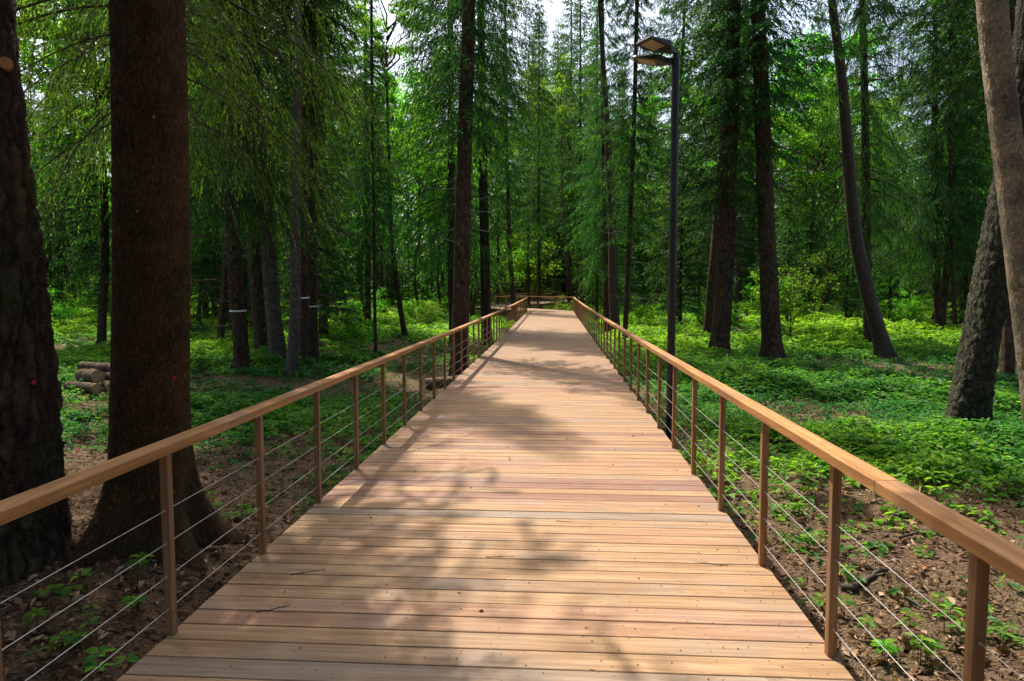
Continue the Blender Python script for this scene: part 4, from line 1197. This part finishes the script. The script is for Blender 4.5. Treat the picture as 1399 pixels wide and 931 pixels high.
def litter():
    r = np.random.default_rng(78)
    mb = MB()
    n = 60000
    y = 1.0 + 14 * r.random(n) ** 1.5; x = r.uniform(frame_x(1.0, -60), frame_x(1.0, 1460), n) * y
    keep = ~((x > -1.80) & (x < 1.29)) & (r.random(n) < 1.0 - 0.7 * np.clip(density(x, y), 0, 1))
    x, y = x[keep], y[keep]; m = len(x)
    d = np.stack([r.normal(size=m), r.normal(size=m), r.normal(size=m) * 0.35], -1)
    p = np.stack([x, y, gz(x, y) + r.uniform(0.0, 0.03, m)], -1)
    ln = np.where(r.random(m) < 0.12, r.uniform(0.05, 0.11, m), r.uniform(0.012, 0.055, m))
    leaves(mb, p, d, ln, ln * r.uniform(0.2, 0.7, m), r.random(m), fold=0.3, tilt=0.9, r=r)
    # fine twigs
    k = 3500
    y = 1.2 + 11 * r.random(k) ** 1.3; x = r.uniform(frame_x(1.0, -60), frame_x(1.0, 1460), k) * y
    ok = ~((x > -1.9) & (x < 1.4))
    for xx, yy in zip(x[ok], y[ok]):
        a = r.uniform(0, 6.28); L = r.uniform(0.05, 0.3)
        z = float(gz(xx, yy)) + 0.012
        p0 = np.array((xx, yy, z)); p1 = p0 + np.array((math.cos(a), math.sin(a), 0)) * L
        p1[2] = float(gz(p1[0], p1[1])) + 0.015 + r.random() * 0.03
        mid = (p0 + p1) / 2 + r.normal(size=3) * 0.012
        mb.tube([p0, mid, p1], [0.004, 0.0035, 0.002], 3, cap=False, rnd=r.random() * 0.5)
    o = link('leaf_litter', mb.mesh('leaf_litter', M_litter))
    tag(o, 'dry brown leaf litter and bark bits on the soil', 'leaf litter', kind='stuff')
litter()

def deck_litter():
    r = np.random.default_rng(79)
    mb = MB()
    n = 2200
    y = 1.6 + 12 * r.random(n) ** 1.4; x = r.uniform(XL + 0.04, XR - 0.04, n)
    z = rise(y) + 0.003
    ln = np.where(r.random(n) < 0.05, r.uniform(0.015, 0.032, n), r.uniform(0.004, 0.014, n))
    d = np.stack([r.normal(size=n), r.normal(size=n), r.normal(size=n) * 0.1], -1)
    leaves(mb, np.stack([x, y, z], -1), d, ln, ln * r.choice([0.15, 0.6], n), r.random(n) ** 2 * 0.8, fold=0.25, tilt=0.3, r=r)
    o = link('fallen_bits', mb.mesh('fallen_bits', M_litter))
    tag(o, 'tiny dry leaf scraps scattered over the planks', 'leaf litter', kind='stuff')
deck_litter()

# ------------------------------------------------------------------ twigs, branches, logs, stumps
def stick(name, label, cat, p, a, L, r, seed, forks=2, onground=True, arch=0.0, mat=None):
    pr_ = np.random.default_rng(seed)
    s = np.linspace(0, 1, 9)
    ca, sa = math.cos(a), math.sin(a)
    lat = np.cumsum(pr_.normal(size=9)) * 0.03 * L; lat -= lat[0]
    x = s * L * ca - lat * sa; y = s * L * sa + lat * ca
    if onground:
        z = gz(p[0] + x, p[1] + y) - float(gz(p[0], p[1])) + r * 0.6 + 0.012
    else:
        z = rise(p[1] + y) - float(rise(p[1])) + r * 0.9
    z = z + arch * L * np.sin(s * math.pi)
    t_z = float(gz(p[0], p[1])) if onground else float(rise(p[1])) + 0.001
    mb = MB()
    P = np.stack([x, y, z], -1)
    mb.tube(P, np.linspace(r, r * 0.35, 9), 6)
    for k in range(forks):
        u = pr_.uniform(0.25, 0.8); b = a + pr_.choice([-1, 1]) * pr_.uniform(0.4, 0.9)
        o = np.array([np.interp(u, s, P[:, c]) for c in range(3)])
        l2 = L * pr_.uniform(0.2, 0.4)
        e = o + np.array((math.cos(b) * l2, math.sin(b) * l2, 0.006))
        if onground: e[2] = float(gz(p[0] + e[0], p[1] + e[1])) - t_z + r * 0.4 + 0.03
        mb.tube([o, (o + e) / 2 + pr_.normal(size=3) * 0.01 * np.array((1, 1, 0)), e], [r * 0.5, r * 0.4, r * 0.2], 5)
    ob = link(name, mb.mesh(name, mat or M_dead, smooth=True), None, (p[0], p[1], t_z))
    return tag(ob, label, cat)

def on_deck(px, py):
    return on_ground(px, py, 0.0)
stick('twig', 'dark straight twig on the planks near the second left post', 'twig', on_deck(397, 788), 0.45, 0.19, 0.003, 1, 1, False)
stick('twig', 'small forked curled twig on the planks near the left edge', 'twig', on_deck(350, 838), 0.5, 0.16, 0.003, 2, 3, False)
stick('twig', 'thin pale branching twig on the planks in the middle of the walk', 'twig', on_deck(664, 763), 0.3, 0.17, 0.002, 3, 2, False)
stick('twig', 'slender twig on the planks close to the right edge', 'twig', on_deck(995, 775), 2.9, 0.2, 0.002, 4, 1, False)
stick('twig', 'short twig on the planks towards the right half of the walk', 'twig', on_deck(760, 714), -0.2, 0.12, 0.002, 5, 0, False)

def gp(px, py):
    return on_ground(px, py, -0.47)
stick('fallen_branch', 'long pale grey branch lying across the soil behind the right cables', 'fallen branch', gp(1228, 752), 0.15, 0.62, 0.012, 11, 1)
stick('fallen_branch', 'dark arched branch lying beside the pale grey one', 'fallen branch', gp(1150, 775), 0.3, 0.55, 0.008, 12, 1, arch=0.08)
stick('fallen_branch', 'thick rotten brown branch half sunk in the litter', 'fallen branch', gp(1148, 815), 0.5, 0.5, 0.028, 13, 0)
stick('fallen_branch', 'mossy stick lying diagonally under the cables', 'fallen branch', gp(1238, 826), -0.9, 0.30, 0.011, 14, 0)
stick('fallen_branch', 'thin dark branch behind the nearest right post', 'fallen branch', gp(1370, 890), 0.25, 0.5, 0.008, 15, 2)
stick('fallen_branch', 'broken bark-covered branch piece at the foot of the right herbs', 'fallen branch', gp(1222, 728), 0.7, 0.4, 0.024, 16, 1)

def log(label, p, a, L, r, z, seed, group=None):
    pr_ = np.random.default_rng(seed)
    t = thing('log', label, 'log', (p[0], p[1], z), 0, group)
    d = np.array((math.cos(a), math.sin(a), pr_.normal() * 0.02))
    s = np.linspace(-0.5, 0.5, 14)
    mb = MB()
    side_ = np.array((-d[1], d[0], 0))
    P = d[None] * (s * L)[:, None] + side_[None] * (0.012 * np.sin(s * 5 + seed))[:, None]
    rad = r * (1 + 0.03 * pr_.normal(size=14))
    mb.tube(P, rad, 20, cap=False)
    link('bark', mb.mesh('bark', M_logbark, smooth=True), t)
    for e in (0, -1):
        cb_ = MB()
        dd = d if e == -1 else -d
        cb_.tube([P[e] - dd * 0.01, P[e] + dd * 0.004], [rad[e] * 0.96, rad[e] * 0.94], 20)
        link('cut_end', cb_.mesh('cut_end', M_cut), t)
    return t
def log_px(label, px, py, Y, a, L, r, seed, group=None):
    p = on_plane_y(px, py, Y)
    return log(label, p, a, L, r, max(p[2], float(gz(p[0], p[1])) + r * 0.85), seed, group)
A = -0.55
gL = float(gz(-8.6, 12.8))
def pile(px, Y, row_z, a, L, r, seed, label):
    p = on_plane_y(px, 520, Y)
    log(label, p, a, L, r, row_z, seed, 'logs stacked behind the left trunks')
pile(97, 12.3, -0.41, -0.25, 0.75, 0.085, 1, 'lowest greyish log of the stack, nearest the herbs')
pile(113, 12.6, -0.22, -0.35, 0.85, 0.105, 2, 'dark mossy log second from bottom of the stack')
pile(123, 12.85, -0.03, -0.5, 0.66, 0.14, 3, 'thick pale log with a round sawn end on top of the stack')
pile(136, 13.15, 0.11, -0.20, 0.9, 0.10, 4, 'dark rough-barked log lying highest at the back of the stack')
pile(140, 12.75, -0.40, -0.9, 0.9, 0.10, 5, 'log at stack bottom with its end towards the walkway')
pile(148, 12.8, -0.20, -0.9, 0.8, 0.09, 6, 'brown-ended log tucked under the top row of the stack')
pile(152, 12.9, -0.03, -0.7, 0.7, 0.075, 7, 'thinnest log wedged beside the thick pale one')
for k, (px, Y, zz, a, L, r, lb) in enumerate(((444, 20.6, 0.13, -0.25, 0.62, 0.12, 'longest grey log of the low heap behind the twin trunks'), (465, 20.3, 0.13, -0.8, 0.4, 0.12, 'middle short log of the low heap'), (475, 20.4, 0.12, -0.7, 0.4, 0.11, 'right-hand log of the low heap, sawn end showing'), (437, 21.6, 0.42, -0.5, 0.5, 0.09, 'reddish log lying up behind the low heap'))):
    p = on_plane_y(px, 490, Y)
    log(lb, p, a, L, r, float(gz(p[0], p[1])) + zz, 20 + k, 'logs in a low heap')
p = on_plane_y(611, 513, 15.6)
log('dark fallen trunk on the ground close behind the left railing', p, 0.75, 1.3, 0.13, float(gz(p[0], p[1])) + 0.10, 31)

def stump(px, py, r, hgt, label, seed):
    p = on_ground(px, py)
    t = thing('stump', label, 'stump', (p[0], p[1], float(gz(p[0], p[1]))))
    mb = MB()
    trunk_rings(mb, lambda z: (0, 0), r, hgt, 20, 0.06, flare=0.6, seed=seed, top_r=r * 0.9, rough=0.08)
    link('trunk', mb.mesh('stump_bark', M_logbark, smooth=True), t)
    cb_ = MB(); cb_.tube([(0, 0, hgt - 0.03), (0, 0, hgt + 0.003)], [r * 0.88, r * 0.86], 18)
    link('cut_end', cb_.mesh('cut_end', M_cut), t)
stump(1008, 447, 0.25, 0.5, 'low dark stump between the mossy and the black trunk', 1)
stump(955, 452, 0.22, 0.3, 'rotten root stump left of the stout mossy trunk', 2)

# trees standing behind the photographer: the wood goes on all round; added unseen to keep sky light off the trunk fronts
r_ = np.random.default_rng(31)
for (x, y) in ((-4.5, -2.5), (-7.5, 1.0), (-9, -5), (-3.5, -7), (0.8, -9.5), (4.2, -6), (5.0, -1.5), (8.2, 1.5), (8.5, -6), (-6, -11), (3.5, -13), (-12, 2), (11.5, 4.5), (-11, 7.5)):
    t = put_tree(0, x, y, r_.uniform(0.85, 1.1), r_.uniform(0, 6.28), int(r_.choice([0, 1, 3])))
    t['label'] = 'tall spruce beside the near end of the boardwalk, outside the picture'
    t['group'] = 'spruces around the near end'

# seedlings on the bare soil next to the deck
SEED = []
for i in range(3):
    r2 = np.random.default_rng(900 + i)
    fb = MB(); sb = MB()
    for st in range(2 + i):
        bx, by = r2.normal(size=2) * 0.05
        hh = r2.uniform(0.06, 0.17)
        sb.tube([(bx, by, -0.03), (bx + 0.01, by, hh * 0.6), (bx + r2.normal() * 0.02, by + r2.normal() * 0.02, hh)], [0.003, 0.0025, 0.002], 5)
        k = int(r2.integers(4, 7))
        a = np.arange(k) * 6.283 / k + r2.uniform(0, 6.28)
        d = np.stack([np.cos(a), np.sin(a), r2.normal(size=k) * 0.15 + 0.02], -1)
        ln = r2.uniform(0.055, 0.10, k)
        leaves(fb, np.tile((bx, by, hh), (k, 1)) + d * 0.012, d, ln, ln * 0.55, r2.uniform(0.5, 1.0, k), fold=0.12, tilt=0.2, r=r2)
    SEED.append((fb.mesh('seedling_leaves', M_herb), sb.mesh('seedling_stem', M_dead, smooth=True)))
r2 = np.random.default_rng(77)
for lst, lab, grp in (
    (((78, 918), (104, 903), (118, 882), (196, 818), (182, 862), (92, 858), (300, 702), (332, 708), (284, 690), (318, 722), (345, 716), (60, 890), (150, 925)), 'small broad-leaved seedling on the soil behind the left railing cables', 'seedlings by the left railing'),
    (((1285, 868), (1320, 884), (1256, 908), (1366, 892), (1390, 908), (1192, 872), (1152, 806), (1102, 762), (1088, 722), (1232, 872), (1272, 846), (1205, 905), (1340, 858), (1130, 845)), 'small pale green seedling on bare brown soil behind the right railing cables', 'seedlings by the right railing')):
    for (px, py) in lst:
        p = on_ground(px, py, -0.47)
        t = thing('seedling', lab, 'seedling', (p[0], p[1], float(gz(p[0], p[1]))), r2.uniform(0, 6.28), grp)
        fl, st = SEED[int(r2.integers(0, 3))]
        k = r2.uniform(0.6, 1.0)
        link('leaves', fl, t, scale=(k,) * 3); link('stem', st, t, scale=(k,) * 3)
